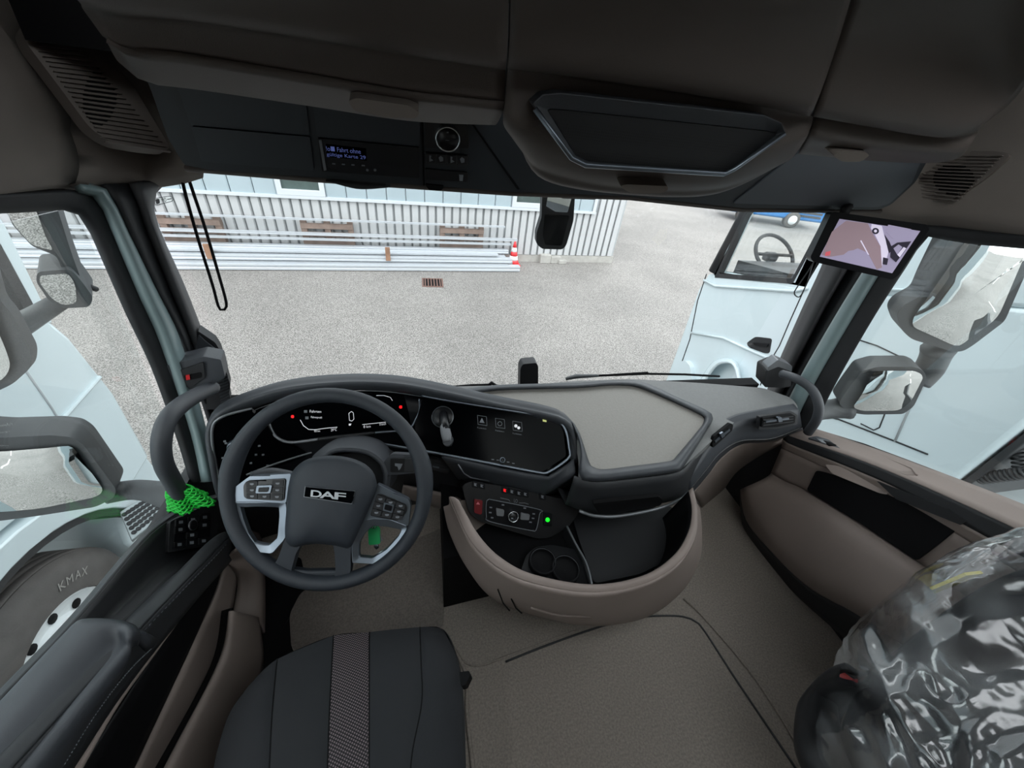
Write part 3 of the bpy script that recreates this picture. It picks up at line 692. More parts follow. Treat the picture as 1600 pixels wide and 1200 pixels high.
# ------------------------------------------------ windscreen
WY0, WY1 = 1.30, 1.38     # glass plane top / bottom
ws = [V((-.62, WY0, .05)), V((1.4, WY0, .05)), V((1.42, WY1, -1.0)), V((-.66, WY1, -1.0))]
mb = MB(); mb.loft([[V((-.62, WY0-.12, .05)), V((.4, WY0+.05, .05)), V((1.4, WY0-.12, .05))], [V((-.66, WY1-.14, -1.3)), V((.4, WY1+.04, -1.3)), V((1.44, WY1-.14, -1.3))]], 20, 3, sv=False)
mb.build('window_1', 'glass', kind='structure', label='large clear windscreen')
# door windows
for k, (x, nm) in enumerate(((XLW-.02, 'driver side window'), (XRW+.02, 'passenger side window'))):
    if k == 0: q = [X(118, 322, x), V((x, -.1, -.2)), V((x, -.5, -.25)), V((x, -.5, -.6)), X(0, 1092, x), X(243, 822, x), X(296, 748, x)]
    else: q = [X(1446, 366, x), V((x, -.5, -.1)), V((x, -.5, -.5)), X(1600, 845, x), X(1272, 690, x), X(1255, 640, x)]
    mb = MB(); mb.prism(q, EX*.004); mb.build('window_%d' % (k+2), 'glass', kind='structure', label=nm)

# ------------------------------------------------ A pillars: loft over cross-sections (px columns front edge of door window -> windscreen edge)
def strip(name, m, cols, nv=22, solid=.012, label=None, sub_=3, sv=True):
    o = MB().loft(cols, nv, sub_, sv=sv).build(name, m, solid=solid); o['kind'] = 'structure'
    if label: o['label'] = label
    return o
c0 = [X(*p, XLW) for p in [(-60, 330), (40, 327), (100, 324), (124, 332), (143, 357), (200, 487), (240, 573), (277, 677), (300, 752)]]
c0b = [X(*p, XLW+.012) for p in [(-60, 322), (40, 318), (106, 316), (132, 326), (151, 357), (207, 487), (247, 573), (284, 677), (306, 752)]]
c1 = [X(*p, XLW+.02) for p in [(-60, 304), (40, 300), (118, 297), (152, 310), (172, 350), (218, 462), (249, 532), (296, 668), (316, 752)]]
c2 = [X(*p, XLW+.035) for p in [(-60, 298), (40, 294), (140, 290), (170, 302), (190, 345), (240, 452), (278, 532), (318, 668), (335, 752)]]
strip('trim_1', 'dark', [c0, c0b, c1], label='black door window surround on the driver side')
strip('trim_2', 'pillar', [c1[2:], [X(*p, XLW+.045) for p in [(130, 292), (163, 304), (182, 347), (230, 456), (264, 532), (308, 668), (326, 752)]], c2[2:]], label='grey green painted driver side pillar')
a = [Y(*p, y) for p, y in [((160, 288), 1.03), ((176, 300), 1.03), (((194, 345)), 1.03), ((244, 452), 1.04), ((284, 532), 1.05), ((322, 640), 1.06), ((340, 700), 1.06)]]
b = [Y(*p, y) for p, y in [((205, 286), 1.10), ((214, 300), 1.1), ((226, 345), 1.1), ((268, 452), 1.1), ((300, 532), 1.11), ((335, 640), 1.12), ((350, 700), 1.12)]]
b2 = [Y(*p, y) for p, y in [((213, 286), 1.08), ((221, 300), 1.08), ((233, 345), 1.08), ((275, 452), 1.08), ((306, 532), 1.09), ((340, 640), 1.10), ((354, 700), 1.10)]]
c = [Y(*p, y) for p, y in [((258, 280), 1.18), ((240, 298), 1.18), ((240, 345), 1.18), ((287, 452), 1.18), ((322, 545), 1.2), ((350, 640), 1.2), ((362, 700), 1.2)]]
strip('trim_3', 'dark', [a, b], label='dark recess beside the driver side pillar')
strip('trim_4', 'pillartrim', [b, b2, c], label='dark grey pillar trim at the windscreen, driver side')
# right pillar
r0 = [X(*p, XRW) for p in [(1700, 392), (1600, 385), (1500, 376), (1462, 368), (1440, 372), (1425, 400), (1362, 500), (1300, 610), (1262, 690)]]
r0b = [X(*p, XRW-.012) for p in [(1700, 388), (1600, 380), (1500, 371), (1462, 363), (1434, 366), (1416, 398), (1352, 496), (1290, 605), (1252, 685)]]
r1 = [X(*p, XRW-.02) for p in [(1700, 368), (1600, 368), (1500, 358), (1450, 352), (1415, 358), (1392, 400), (1332, 496), (1272, 600), (1238, 670)]]
strip('trim_5', 'dark', [r0, r0b, r1], label='black door window surround on the passenger side')
r2 = [X(*p, XRW-.035) for p in [(1392, 350), (1366, 400), (1310, 490), (1252, 590), (1222, 650)]]
r1s = [X(*p, XRW-.02) for p in [(1415, 352), (1390, 400), (1332, 496), (1272, 600), (1238, 670)]]
r12 = [X(*p, XRW-.045) for p in [(1403, 351), (1378, 400), (1321, 493), (1262, 595), (1230, 660)]]
strip('trim_6', 'pillar', [r1s, r12, r2], label='grey green painted passenger side pillar')
d1 = [Y(*p, 1.04) for p in [(1392, 340), (1364, 400), (1308, 490), (1250, 590), (1222, 640)]]
d2 = [Y(*p, 1.12) for p in [(1352, 330), (1332, 400), (1283, 490), (1232, 590), (1210, 640)]]
d2b = [Y(*p, 1.09) for p in [(1348, 330), (1327, 400), (1277, 490), (1227, 590), (1206, 640)]]
d3 = [Y(*p, 1.2) for p in [(1308, 320), (1292, 400), (1252, 490), (1208, 590), (1190, 640)]]
strip('trim_7', 'dark', [d1, d2], label='dark recess beside the passenger side pillar')
strip('trim_8', 'pillartrim', [d2, d2b, d3], label='dark grey pillar trim at the windscreen, passenger side')

# ------------------------------------------------ overhead console
PH = Plane(Y(287, 258, .95), Y(1388, 323, .95), Y(700, 180, .90))
oc = thing('overhead_console', 'dark overhead console strip above the windscreen with radio slots', 'console', Y(800, 300, 1.0))
body = [(205, 95), (232, 130), (262, 215), (288, 258), (330, 266), (490, 277), (800, 300), (985, 307), (1160, 325), (1372, 328), (1392, 320), (1430, 285), (1455, 240), (1300, 120), (800, 60), (350, 60)]
slab(body, PH, .24, r=6).build('console_body', 'console', oc, bevel=.008, seg=3)
def pan(q, m='console', off=.004, r=3, name='compartment_lid', th=.012, bv=.002):
    return slab(q, PH, th, off=off, r=r).build(name, m, oc, bevel=bv)
M['conslid'] = mat('console_lid', (44, 49, 55), .5, bump=(1200, .15))
pan([(276, 132), (476, 150), (484, 211), (298, 195)], 'conslid'); pan([(299, 198), (484, 214), (491, 267), (315, 252)], 'conslid')
pan([(488, 155), (657, 178), (656, 228), (496, 213)], 'conslid')
M['visor'] = mat('grey_console_end', (74, 79, 86), .5, bump=(1200, .15))
slab([(1145, 318), (1248, 238), (1300, 215), (1440, 250), (1425, 286), (1390, 318), (1370, 324)], PH, .01, off=.004, r=5).build('end_panel', 'visor', oc, bevel=.003)
M['bezel'] = mat('radio_black', (18, 19, 22), .35)
f_ = slab([(496, 216), (655, 231), (655, 279), (503, 268)], PH, .012, off=.004, r=2).build('tachograph', 'bezel', oc, bevel=.002, label='black radio slot unit with lit text display')
slab([(498, 219), (502, 219), (510, 266), (506, 267)], PH, .004, off=.007).build('side_rail', 'grey_trim', f_)
slab([(509, 225), (572, 232), (573, 251), (511, 245)], PH, .002, off=.0045).build('display', 'gloss', f_)
text('!o■ Fahrt ohne', [(509, 228), (563, 233), (564, 240.5), (510, 235.5)], PH, .0052, 'display_text', 'lcd', f_)
text('gültige Karte 29', [(510, 238), (571, 243.5), (572, 251), (511, 245)], PH, .0052, 'display_text', 'lcd', f_)
for u in (519, 534, 549, 565): slab([(u, 255+(u-519)*.06), (u+5, 255.4+(u-519)*.06), (u+5, 257.2+(u-519)*.06), (u, 256.8+(u-519)*.06)], PH, .001, off=.005).build('key_mark', 'print', f_)
for u in (574, 586): slab(rnd([(u-2, 264), (u+2, 264.3), (u+2, 268), (u-2, 267.7)], 2), PH, .002, off=.0055).build('led', 'print', f_)
ctl = pan([(663, 189), (731, 195), (733, 232), (664, 231)], 'bezel', .004, name='control_panel')
rc = PH.at(699, 212, .0); mb = MB(); mb.lathe([(.0245, 0), (.0245, .014), (.0225, .016), (.0215, .012)], rc, PH.n, 32, caps=False); mb.build('dial_ring', 'chrome', ctl)
mb = MB(); mb.lathe([(.0215, 0), (.0215, .012), (.001, .012)], rc, PH.n, 28); mb.build('dial', 'bezel', ctl)
for q in ([(698, 206), (701, 206), (701, 208), (698, 208)], [(696, 219), (702, 219.4), (702, 220.2), (696, 219.8)]): slab(q, PH, .001, off=.0128).build('mark', 'print', ctl)
sw_ = pan([(663, 238), (732, 243), (732, 259), (664, 256)], 'bezel', .004, name='switch_row')
for i in range(4):
    q = sub([(664, 239), (731, 244), (731, 258.5), (665, 255.5)], (i+.04)/4, (i+.96)/4, .05, .95)
    slab(q, PH, .008, off=.007).build('switch', 'bezel', sw_, bevel=.001)
    c = quad(q, .5, .5); slab([(c[0]-4, c[1]-2), (c[0]-1, c[1]-5), (c[0]+3, c[1]-2), (c[0]+3, c[1]+3), (c[0]-2, c[1]+4)] if i % 2 else [(c[0]-2, c[1]-5), (c[0]+1, c[1]-4), (c[0], c[1]), (c[0]+4, c[1]+3), (c[0]-2, c[1]+5)], PH, .001, off=.0078).build('symbol', 'print', sw_)
lo_ = pan([(664, 264), (731, 270), (731, 285), (664, 281)], 'bezel', .004, name='blank_switch')
slab([(717, 273), (724, 273.5), (723, 283), (718, 282.5)], PH, .001, off=.005).build('symbol', 'print', lo_)
slab([(657, 150), (660, 150), (664, 290), (661, 290)], PH, .004, off=.002).build('divider', 'deep', oc)
slab([(734, 190), (738, 192), (812, 296), (808, 296)], PH, .004, off=.002).build('joint', 'deep', oc)
# light bottom lip and small items under the console
mb = MB(); mb.tube([PH.at(*p, -.01) for p in [(290, 263), (490, 280), (800, 302), (985, 309), (1160, 328), (1375, 330)]], .006, 8); mb.build('lower_lip', 'locker', oc)
mb = MB(); mb.loft([[PH.at(*p, .0) for p in [(510, 279), (560, 284), (610, 288)]], [PH.at(*p, .0) for p in [(516, 280), (560, 291), (604, 289)]]], 12, 2); mb.build('lamp_bulge', 'dark', oc, solid=.02)
slab([(664, 288), (694, 291), (690, 298), (670, 297)], PH, .02, off=.004, r=3).build('sensor', 'deep', oc, bevel=.003)

# ------------------------------------------------ overhead lockers
lk = thing('overhead_locker', 'grey brown overhead storage lockers across the cab with speaker panel in the middle lid', 'locker', Y(800, 100, .7))
def lid(rows, name='lid', m='locker', nu=30):
    return MB().loft(rows, nu, 5, sv=True).build(name, m, lk, solid=.012)
def row(px, y): return [Y(u, v, y) for u, v in px]
L_rows = [row([(-150, -700), (300, -650), (795, -600)], .40), row([(70, -60), (300, -50), (560, -30), (794, -15)], .60), row([(118, -12), (180, 2), (280, 14), (480, 43), (640, 70), (791, 92)], .645),
          row([(130, 5), (190, 22), (280, 26), (480, 56), (640, 82), (790, 104)], .688), row([(165, 55), (205, 76), (290, 84), (480, 115), (640, 142), (787, 158)], .70),
          row([(172, 62), (215, 85), (290, 93), (480, 124), (640, 150), (786, 167)], .70), row([(190, 92), (225, 118), (300, 128), (480, 154), (640, 179), (776, 187)], .765), row([(205, 95), (240, 121), (310, 131), (480, 157), (640, 181), (770, 188)], .82), row([(215, 80), (250, 110), (310, 120), (480, 145), (640, 170), (760, 180)], .9)]
lid(L_rows)
C_rows = [row([(800, -600), (1200, -560), (1480, -520)], .40), row([(797, -15), (1000, -5), (1200, 5), (1322, 12)], .60), row([(794, 90), (860, 98), (1000, 117), (1180, 146), (1272, 162)], .645), row([(793, 102), (860, 110), (1000, 130), (1180, 158), (1268, 176)], .688),
          row([(789, 160), (840, 162), (1000, 184), (1180, 205), (1262, 200)], .69), row([(787, 183), (838, 205), (1000, 230), (1160, 240), (1256, 214)], .69), row([(800, 205), (845, 245), (980, 275), (1130, 277), (1240, 238)], .73),
          row([(812, 216), (850, 262), (970, 288), (1120, 291), (1232, 246)], .765), row([(818, 222), (852, 276), (970, 298), (1115, 299), (1222, 250)], .79), row([(830, 220), (860, 272), (970, 290), (1110, 292), (1210, 250)], .88)]
lid(C_rows, nu=40)
R_rows = [row([(1490, -520), (1700, -500), (2000, -460)], .40), row([(1326, 10), (1450, 10), (1570, 30), (1610, 120)], .62), row([(1276, 163), (1360, 178), (1450, 193), (1490, 198), (1535, 190)], .66), row([(1273, 176), (1360, 190), (1445, 205), (1490, 210), (1525, 204)], .70),
          row([(1266, 205), (1340, 220), (1430, 230), (1485, 235), (1510, 228)], .70), row([(1258, 222), (1340, 232), (1430, 242), (1480, 246), (1500, 240)], .735), row([(1250, 234), (1330, 243), (1420, 249), (1472, 249), (1490, 243)], .775), row([(1250, 235), (1330, 243), (1420, 249), (1470, 249), (1485, 243)], .85)]
lid(R_rows)
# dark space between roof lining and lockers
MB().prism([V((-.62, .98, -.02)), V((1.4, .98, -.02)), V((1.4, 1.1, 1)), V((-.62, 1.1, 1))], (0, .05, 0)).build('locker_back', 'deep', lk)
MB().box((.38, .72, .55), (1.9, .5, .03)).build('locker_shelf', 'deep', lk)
# handles
def handle(px, y, nm='lid_handle'):
    pl = Plane(Y(px[0][0], px[0][1], y), None, n=(0, -1, -.35)); return slab(px, pl, .05, off=.012, r=7).build(nm, 'tanroof', lk, bevel=.006, seg=3)
handle([(543, 158), (556, 153), (640, 165), (656, 176), (650, 185), (610, 184), (555, 174)], .69)
handle([(968, 291), (978, 288), (1044, 291), (1044, 297), (1034, 302), (985, 302)], .715)
handle([(1300, 243), (1312, 237), (1356, 240), (1358, 243), (1346, 253), (1316, 253)], .715)
# speaker panel in the middle lid
PS_ = Plane(Y(832, 165, .665), Y(1228, 208, .665), Y(1000, 275, .675))
fo = [(832, 162), (848, 148), (875, 145), (1195, 180), (1222, 192), (1228, 208), (1150, 267), (1132, 275), (915, 260), (892, 250)]
fi = [(856, 172), (860, 171), (880, 172), (1195, 205), (1212, 208), (1212, 211), (1146, 262), (1130, 268), (920, 252), (900, 243)]
MB().ring(PS_.pts(fo, .012), PS_.pts(fi, .002), -PS_.n*.03).build('speaker_frame', 'slate', lk, bevel=.002)
mb = MB(); mb.tube([PS_.at(*p, .012) for p in [(836, 170), (893, 247), (915, 258), (1132, 272), (1148, 264), (1226, 209)]], .004, 8); mb.build('silver_edge', 'silver', lk)
def meshmat():
    m = bpy.data.materials.new('perforated_mesh'); m.use_nodes = True; nt = m.node_tree; b = nt.nodes['Principled BSDF']; b.inputs['Roughness'].default_value = .6
    tc = nt.nodes.new('ShaderNodeTexCoord'); vo = nt.nodes.new('ShaderNodeTexVoronoi'); vo.inputs['Scale'].default_value = 260; vo.inputs['Randomness'].default_value = 0
    nt.links.new(tc.outputs['Object'], vo.inputs['Vector']); r = nt.nodes.new('ShaderNodeValToRGB'); e = r.color_ramp.elements
    e[0].position = .3; e[0].color = (.003, .003, .004, 1); e[1].position = .45; e[1].color = (.008, .009, .011, 1)
    nt.links.new(vo.outputs['Distance'], r.inputs[0]); nt.links.new(r.outputs[0], b.inputs['Base Color']); return m
M['mesh'] = meshmat()
slab(fi, PS_, .01, off=.003).build('speaker_mesh', 'mesh', lk)
# ================================================================== DOORS
def rx(px, x, dx=0): return [X(u, v, x if not isinstance(x, (list, tuple)) else x[i]) for i, (u, v) in enumerate(px)]
d1 = thing('door_1', 'driver door with black armrest and window switches', None, (XLW, .3, -1.2), kind='structure')
d1['category'] = 'door'
def part(rows, name, m, root, nu=30, nv=4, sv=True, solid=.008, **k): return MB().loft(rows, nu, nv, sv=sv).build(name, m, root, solid=solid, **k)
r0 = rx([(350, 768), (300, 786), (260, 806), (217, 843), (113, 964), (0, 1082), (-170, 1260)], -.685)
r1 = rx([(352, 776), (306, 790), (266, 811), (222, 848), (119, 971), (0, 1096), (-170, 1278)], -.655)
r2 = rx([(354, 830), (300, 862), (262, 878), (222, 915), (150, 985), (20, 1120), (-150, 1300)], -.64)
r3 = rx([(354, 850), (330, 868), (280, 895), (240, 930), (178, 992), (60, 1120), (-120, 1310)], -.60)
r4 = rx([(356, 832), (340, 838), (312, 862), (255, 925), (194, 984), (70, 1110), (-100, 1290)], -.565)
r5 = rx([(358, 842), (350, 846), (330, 868), (268, 932), (204, 1000), (84, 1130), (-80, 1310)], -.54)
r6 = rx([(362, 872), (352, 885), (320, 920), (245, 1010), (180, 1096), (112, 1200), (0, 1370)], -.545)
part([r0, r1], 'belt_rail', 'black', d1); part([r1, r2, r3], 'inner_tray', 'dark', d1, sv=False)
part([r3, r4, r5], 'rail_top', 'black', d1); part([r5, r6], 'rail_side', 'black', d1)
# stitching on the rail
for off, st in (((3, 5), [(350, 846), (330, 868), (268, 932), (204, 1000), (140, 1080), (66, 1190)]), ((0, 0), [(236, 1014), (200, 1050), (150, 1115), (100, 1195)])):
    P = cr([X(u+off[0], v+off[1], -.537) for u, v in st], 90)
    mb = MB()
    for a, b in zip(P[:-1:2], P[1::2]): mb.tube([a, b], .0012, 5)
    o = mb.build('stitching', 'print', d1); o['kind'] = 'stuff'
# armrest pad
a0 = rx([(118, 976), (60, 1036), (0, 1100), (-120, 1230)], -.64)
a1 = rx([(124, 973), (100, 1000), (20, 1085), (-100, 1220)], -.62)
a2 = rx([(160, 974), (130, 1010), (70, 1075), (-60, 1220)], -.58)
a3 = rx([(188, 980), (180, 1010), (110, 1090), (-20, 1240)], -.55)
a4 = rx([(200, 990), (195, 1018), (126, 1102), (0, 1260)], -.525)
a5 = rx([(203, 1004), (196, 1034), (130, 1122), (30, 1260)], -.523)
a6 = rx([(202, 1012), (190, 1050), (130, 1140), (40, 1290)], -.54)
def cap(r): return [r[0]+V((0, .012, -.02))]+r
part([cap(r) for r in (a0, a1, a2, a3, a4, a5, a6)], 'armrest_pad', 'slate', d1, 36, 4, solid=.006)
MB().loft([[a0[0]+V((0, .012, -.02)), a2[0]+V((0, .012, -.02)), a4[0]+V((0, .012, -.02)), a6[0]+V((0, .012, -.02))], [a0[0]+V((0, .016, -.08)), a2[0]+V((0, .02, -.09)), a4[0]+V((0, .02, -.09)), a6[0]+V((0, .012, -.05))]], 12, 2).build('pad_end', 'slate', d1, solid=.006)
# switch panel
SP = Plane(X(264, 812, -.645), X(340, 800, -.60), X(290, 862, -.62))
slab([(262, 864), (266, 815), (334, 783), (343, 804), (338, 849)], SP, .03, off=.004, r=4).build('switch_panel', 'dark', d1, bevel=.003)
Bq = [(274, 812), (330, 800), (328, 850), (271, 858)]
slab(Bq, SP, .004, off=.0055, r=6).build('switch_bezel', 'gloss2', d1, bevel=.001)
for j in range(4):
    for i in range(3):
        if j == 0 and i == 0 and False: continue
        q = sub(Bq, (i+.06)/3, (i+.94)/3, (j+.06)/4, (j+.94)/4)
        if i == 1 and j == 1: continue
        if j == 2 and i == 2 or (j == 2 and i == 0): continue
        b = slab(q, SP, .006, off=.009, r=1.5).build('button', 'bezel', d1, bevel=.001)
        c = quad(q, .5, .5); slab([(c[0]-3, c[1]-2), (c[0]+3, c[1]-2.6), (c[0]+3, c[1]+1.8), (c[0]-3, c[1]+2.4)], SP, .001, off=.0095).build('symbol', 'print', b)
kc = SP.at(299, 821, .006); mb = MB(); mb.lathe([(.013, 0), (.013, .007), (.009, .008), (.004, .006), (.001, .006)], kc, SP.n, 24); kn = mb.build('mirror_knob', 'bezel', d1)
mb = MB(); mb.lathe([(.0135, .005), (.0138, .0062), (.0125, .0064)], kc, SP.n, 24, caps=False); mb.build('knob_ring', 'grey_trim', kn)
# beige strip, carpet panel, tan pocket
bs = rx([(345, 880), (318, 912), (243, 1013), (180, 1100), (122, 1200), (60, 1310)], -.548)
mb = MB(); mb.tube(cr(bs, 30), .0065, 8); mb.build('trim_strip', 'tan', d1)
k0 = rx([(348, 884), (322, 915), (248, 1017), (128, 1202), (60, 1310)], -.575)
k1 = rx([(336, 925), (318, 960), (303, 1000), (208, 1202), (160, 1310)], -.58)
part([k0, k1], 'carpet_panel', 'deep', d1, label='black cloth door panel')
p0_ = rx([(350, 880), (338, 925), (304, 1000), (210, 1202), (165, 1300)], [-.565, -.57, -.575, -.575, -.575])
p1_ = rx([(372, 880), (360, 960), (342, 1020), (250, 1202), (205, 1300)], [-.56, -.56, -.56, -.565, -.565])
part([p0_, p1_], 'pocket_back', 'tan_dark', d1)
q0_ = rx([(360, 955), (345, 1030), (258, 1202), (215, 1300)], -.50)
q1_ = rx([(364, 955), (352, 1035), (268, 1202), (225, 1300)], -.49)
q2_ = rx([(384, 960), (380, 1040), (300, 1202), (260, 1310)], -.49)
q3_ = rx([(402, 965), (408, 1050), (350, 1202), (320, 1310)], -.50)
part([q0_, q1_, q2_, q3_], 'pocket_lip', 'tan_dark', d1)
part([rx([(362, 950), (345, 1030), (260, 1202)], -.52), rx([(330, 960), (312, 1050), (225, 1202)], -.62)], 'pocket_bottom', 'deep', d1)
z0_ = rx([(352, 870), (372, 905), (364, 960)], -.555); z1_ = rx([(380, 850), (404, 900), (404, 975)], -.50); z2_ = rx([(400, 845), (412, 900), (412, 990)], -.52)
part([z0_, z1_, z2_], 'pocket_front', 'tan_dark', d1)
MB().prism([V((XLW, y, z)) for y, z in [(.95, -1.0), (.95, -1.45), (-.5, -1.45), (-.5, -.95)]], (-.03, 0, 0)).build('door_skin', 'dark', d1)
MB().prism([V((XLW-.04, y, z)) for y, z in [(.98, -1.12), (.95, -1.9), (-.5, -1.9), (-.5, -.86)]], (-.03, 0, 0)).build('outer_skin', 'paint', d1)

# ---- passenger door
d2 = thing('door_2', 'passenger door with brown trim, black cloth panel and pull handle', None, (XRW, .3, -1.2), kind='structure'); d2['category'] = 'door'
R0 = rx([(1240, 662), (1270, 670), (1350, 695), (1450, 732), (1600, 790), (1800, 872)], 1.475)
R1 = rx([(1226, 676), (1238, 683), (1330, 714), (1425, 752), (1550, 809), (1740, 900)], 1.385)
R2 = rx([(1224, 686), (1236, 694), (1325, 729), (1410, 766), (1505, 818), (1690, 920)], 1.38)
R3 = rx([(1222, 700), (1236, 706), (1300, 735), (1400, 780), (1490, 830), (1660, 935)], 1.40)
R4 = rx([(1205, 740), (1225, 752), (1262, 768), (1350, 822), (1430, 876), (1590, 990)], 1.405)
R5 = rx([(1195, 748), (1215, 762), (1245, 782), (1340, 846), (1420, 896), (1570, 1010)], 1.345)
R6 = rx([(1168, 760), (1176, 790), (1205, 830), (1270, 890), (1350, 938), (1500, 1040)], 1.31)
R7 = rx([(1158, 765), (1166, 810), (1196, 850), (1262, 915), (1345, 962), (1490, 1060)], 1.35)
part([R0, R1], 'belt_top', 'tan', d2, sv=False); part([R1, R2], 'belt_band', 'dark', d2)
part([R2, R3], 'upper_trim', 'tan', d2, sv=False); part([R3, R4], 'trim_panel', 'tan_dark', d2)
part([R4, R5, R6, R7], 'map_pocket', 'tan_dark', d2, 34, 6)
P2 = Plane(X(1275, 736, 1.392), None, n=(-1, 0, .03))
slab([(1275, 735), (1340, 752), (1500, 824), (1432, 876), (1345, 818), (1260, 766)], P2, .008, off=.004, r=4).build('cloth_panel', 'deep', d2, bevel=.002)
P3 = Plane(X(1300, 735, 1.38), None, n=(-1, 0, .35))
slab([(1288, 725), (1310, 728), (1385, 762), (1389, 773), (1375, 771), (1300, 740)], P3, .03, off=.012, r=5).build('pull_handle', 'tan', d2, bevel=.006, seg=3)
slab([(1385, 756), (1440, 765), (1535, 810), (1520, 822), (1400, 775)], P3, .01, off=.006, r=5).build('handle_recess', 'bezel', d2, bevel=.003)
MB().prism(rx([(1370, 752), (1480, 795), (1510, 815), (1500, 820), (1400, 780)], 1.372), (.01, 0, 0)).build('grip', 'dark', d2)
# switches in the belt top
PB = Plane(R0[1], R0[3], R1[2])
slab([(1262, 684), (1276, 681), (1330, 698), (1323, 704)], PB, .006, off=.004, r=2).build('switch_plate', 'slate', d2, bevel=.001)
slab([(1286, 688), (1297, 690), (1307, 695), (1295, 695)], PB, .006, off=.008).build('window_switch', 'deep', d2, bevel=.001)
slab([(1276, 685), (1286, 687), (1294, 693), (1284, 691)], PB, .005, off=.007).build('window_switch', 'grey_trim', d2)
slab([(1328, 697), (1345, 700), (1425, 732), (1432, 742), (1415, 742), (1340, 710), (1326, 703)], PB, .004, off=.003, r=5).build('tray', 'tan_dark', d2, bevel=.002)
mb = MB(); mb.tube([PB.at(*p, .004) for p in [(1328, 697), (1345, 700), (1425, 732), (1432, 742)]], .003, 6).build('tray_edge', 'tan', d2)
for dv in (3, 7): MB().tube([X(u, v+dv-8, 1.472) for u, v in [(1245, 668), (1350, 699), (1450, 737), (1600, 796)]], .0028, 6).build('glass_seal', 'dark', d2)
part([R7, rx([(1158, 790), (1164, 830), (1188, 866), (1246, 930), (1340, 1015), (1440, 1120)], 1.40)], 'sill_step', 'dark', d2)
MB().prism([V((XRW-.01, y, z)) for y, z in [(1.0, -1.0), (1.0, -1.45), (-.5, -1.45), (-.5, -.95)]], (.03, 0, 0)).build('door_skin', 'dark', d2)
MB().prism([V((XRW+.04, y, z)) for y, z in [(.98, -1.12), (.95, -1.9), (-.5, -1.9), (-.5, -.86)]], (.03, 0, 0)).build('outer_skin', 'paint', d2)

# ------------------------------------------------ floor details
FZ = FL+.004
fl = bpy.data.objects['floor']; fl['_o'] = [0, 0, 0]
def fpoly(px, name, m, z=FZ, th=.012, r=6, bevel=.003, label=None):
    o = MB().prism(Zs(rnd(px, r), z), (0, 0, -th)).build(name, m, fl, bevel=bevel)
    if label: o['label'] = label
    return o
fpoly([(455, 1015), (452, 960), (470, 925), (560, 880), (697, 822), (693, 978), (640, 1010)], 'footwell_mat', 'matdark', FZ, r=10, label='darker mat in the driver footwell')
fpoly([(380, 880), (470, 870), (480, 915), (462, 950), (455, 1010), (480, 1060), (380, 1100)], 'shade_sheet', 'deep', FZ-.003, r=6)  # black sheet painting the shade between door and seat
mb = MB(); mb.tube(cr(Zs([(790, 1034), (850, 1010), (920, 985), (985, 966), (1050, 962), (1082, 968), (1100, 985), (1150, 1062), (1250, 1210)], FZ-.002), 40), .0034, 8, flat=1).build('mat_groove', 'chassis', fl)
mb = MB(); mb.tube(cr(Zs([(700, 1000), (727, 1050), (730, 1120), (740, 1210)], FZ), 20), .006, 8).build('mat_ridge', 'carpet', fl)
mb = MB(); mb.tube(cr(Zs([(1068, 935), (1100, 965), (1180, 1060), (1262, 1190)], FZ), 20), .004, 8).build('mat_ridge', 'carpet', fl)
mb = MB(); mb.tube(cr(Zs([(696, 1010), (740, 1040), (800, 1022), (900, 985)], FZ), 20), .003, 8).build('mat_ridge', 'carpet', fl)
# ================================================================== DASHBOARD
db = thing('dashboard', 'curved truck dashboard with digital cluster, big centre screen, padded top tray and storage bowl', 'dashboard', (.35, 1.0, FL+.3))
def dl(rows, name, m, nu=40, nv=4, sv=True, solid=.008, **k): return MB().loft(rows, nu, nv, sv=sv).build(name, m, db, solid=solid, **k)
def yv(px): return [Y(u, v, y) for u, v, y in px]
# top surface right of the cluster
top = [(600, 606), (700, 604), (830, 601), (900, 595), (985, 592), (1090, 598), (1192, 606), (1238, 622), (1250, 640), (1200, 646), (1152, 656), (1113, 688), (1064, 733), (1052, 730), (960, 748), (906, 749), (908, 732), (908, 705), (899, 674), (880, 653), (850, 643), (780, 630), (700, 612)]
MB().prism(Zs(rnd(top, 10), -.822), (0, 0, -.035)).build('top_surface', 'dashtop', db, bevel=.012, seg=4)
# front skin of the hood over the cluster
O = [(352, 800, .84), (338, 765, .85), (328, 715, .87), (323, 680, .895), (330, 655, .915), (350, 638, .93), (400, 618, .945), (450, 605, .95), (510, 598, .955), (570, 596, .96), (630, 600, .955), (700, 613, .935), (780, 631, .895), (850, 645, .845), (880, 654, .82), (897, 672, .80), (903, 700, .765), (902, 726, .735)]
I = [(358, 792, .84), (347, 760, .85), (337, 712, .87), (333, 682, .895), (341, 664, .915), (358, 652, .93), (402, 633, .945), (452, 619, .955), (512, 611, .96), (570, 608, .965), (630, 612, .96), (698, 624, .935), (778, 643, .895), (846, 656, .845), (872, 663, .82), (886, 676, .80), (892, 700, .765), (892, 718, .735)]
Bk = [V((p.x, p.y+.1, p.z-.05)) for p in yv(O)]
Bk2 = [V((p.x, p.y+.10, p.z+.0)) for p in yv(O)]
Om = [((a[0]*.75+b[0]*.25), (a[1]*.75+b[1]*.25), a[2]-.012) for a, b in zip(O, I)]
dl([Bk, [p+V((0, .03, .0)) for p in yv(O)], yv(O), yv(Om), yv(I), [p+V((0, .02, -.002)) for p in yv(I)]], 'instrument_hood', 'slate', 70, 3)
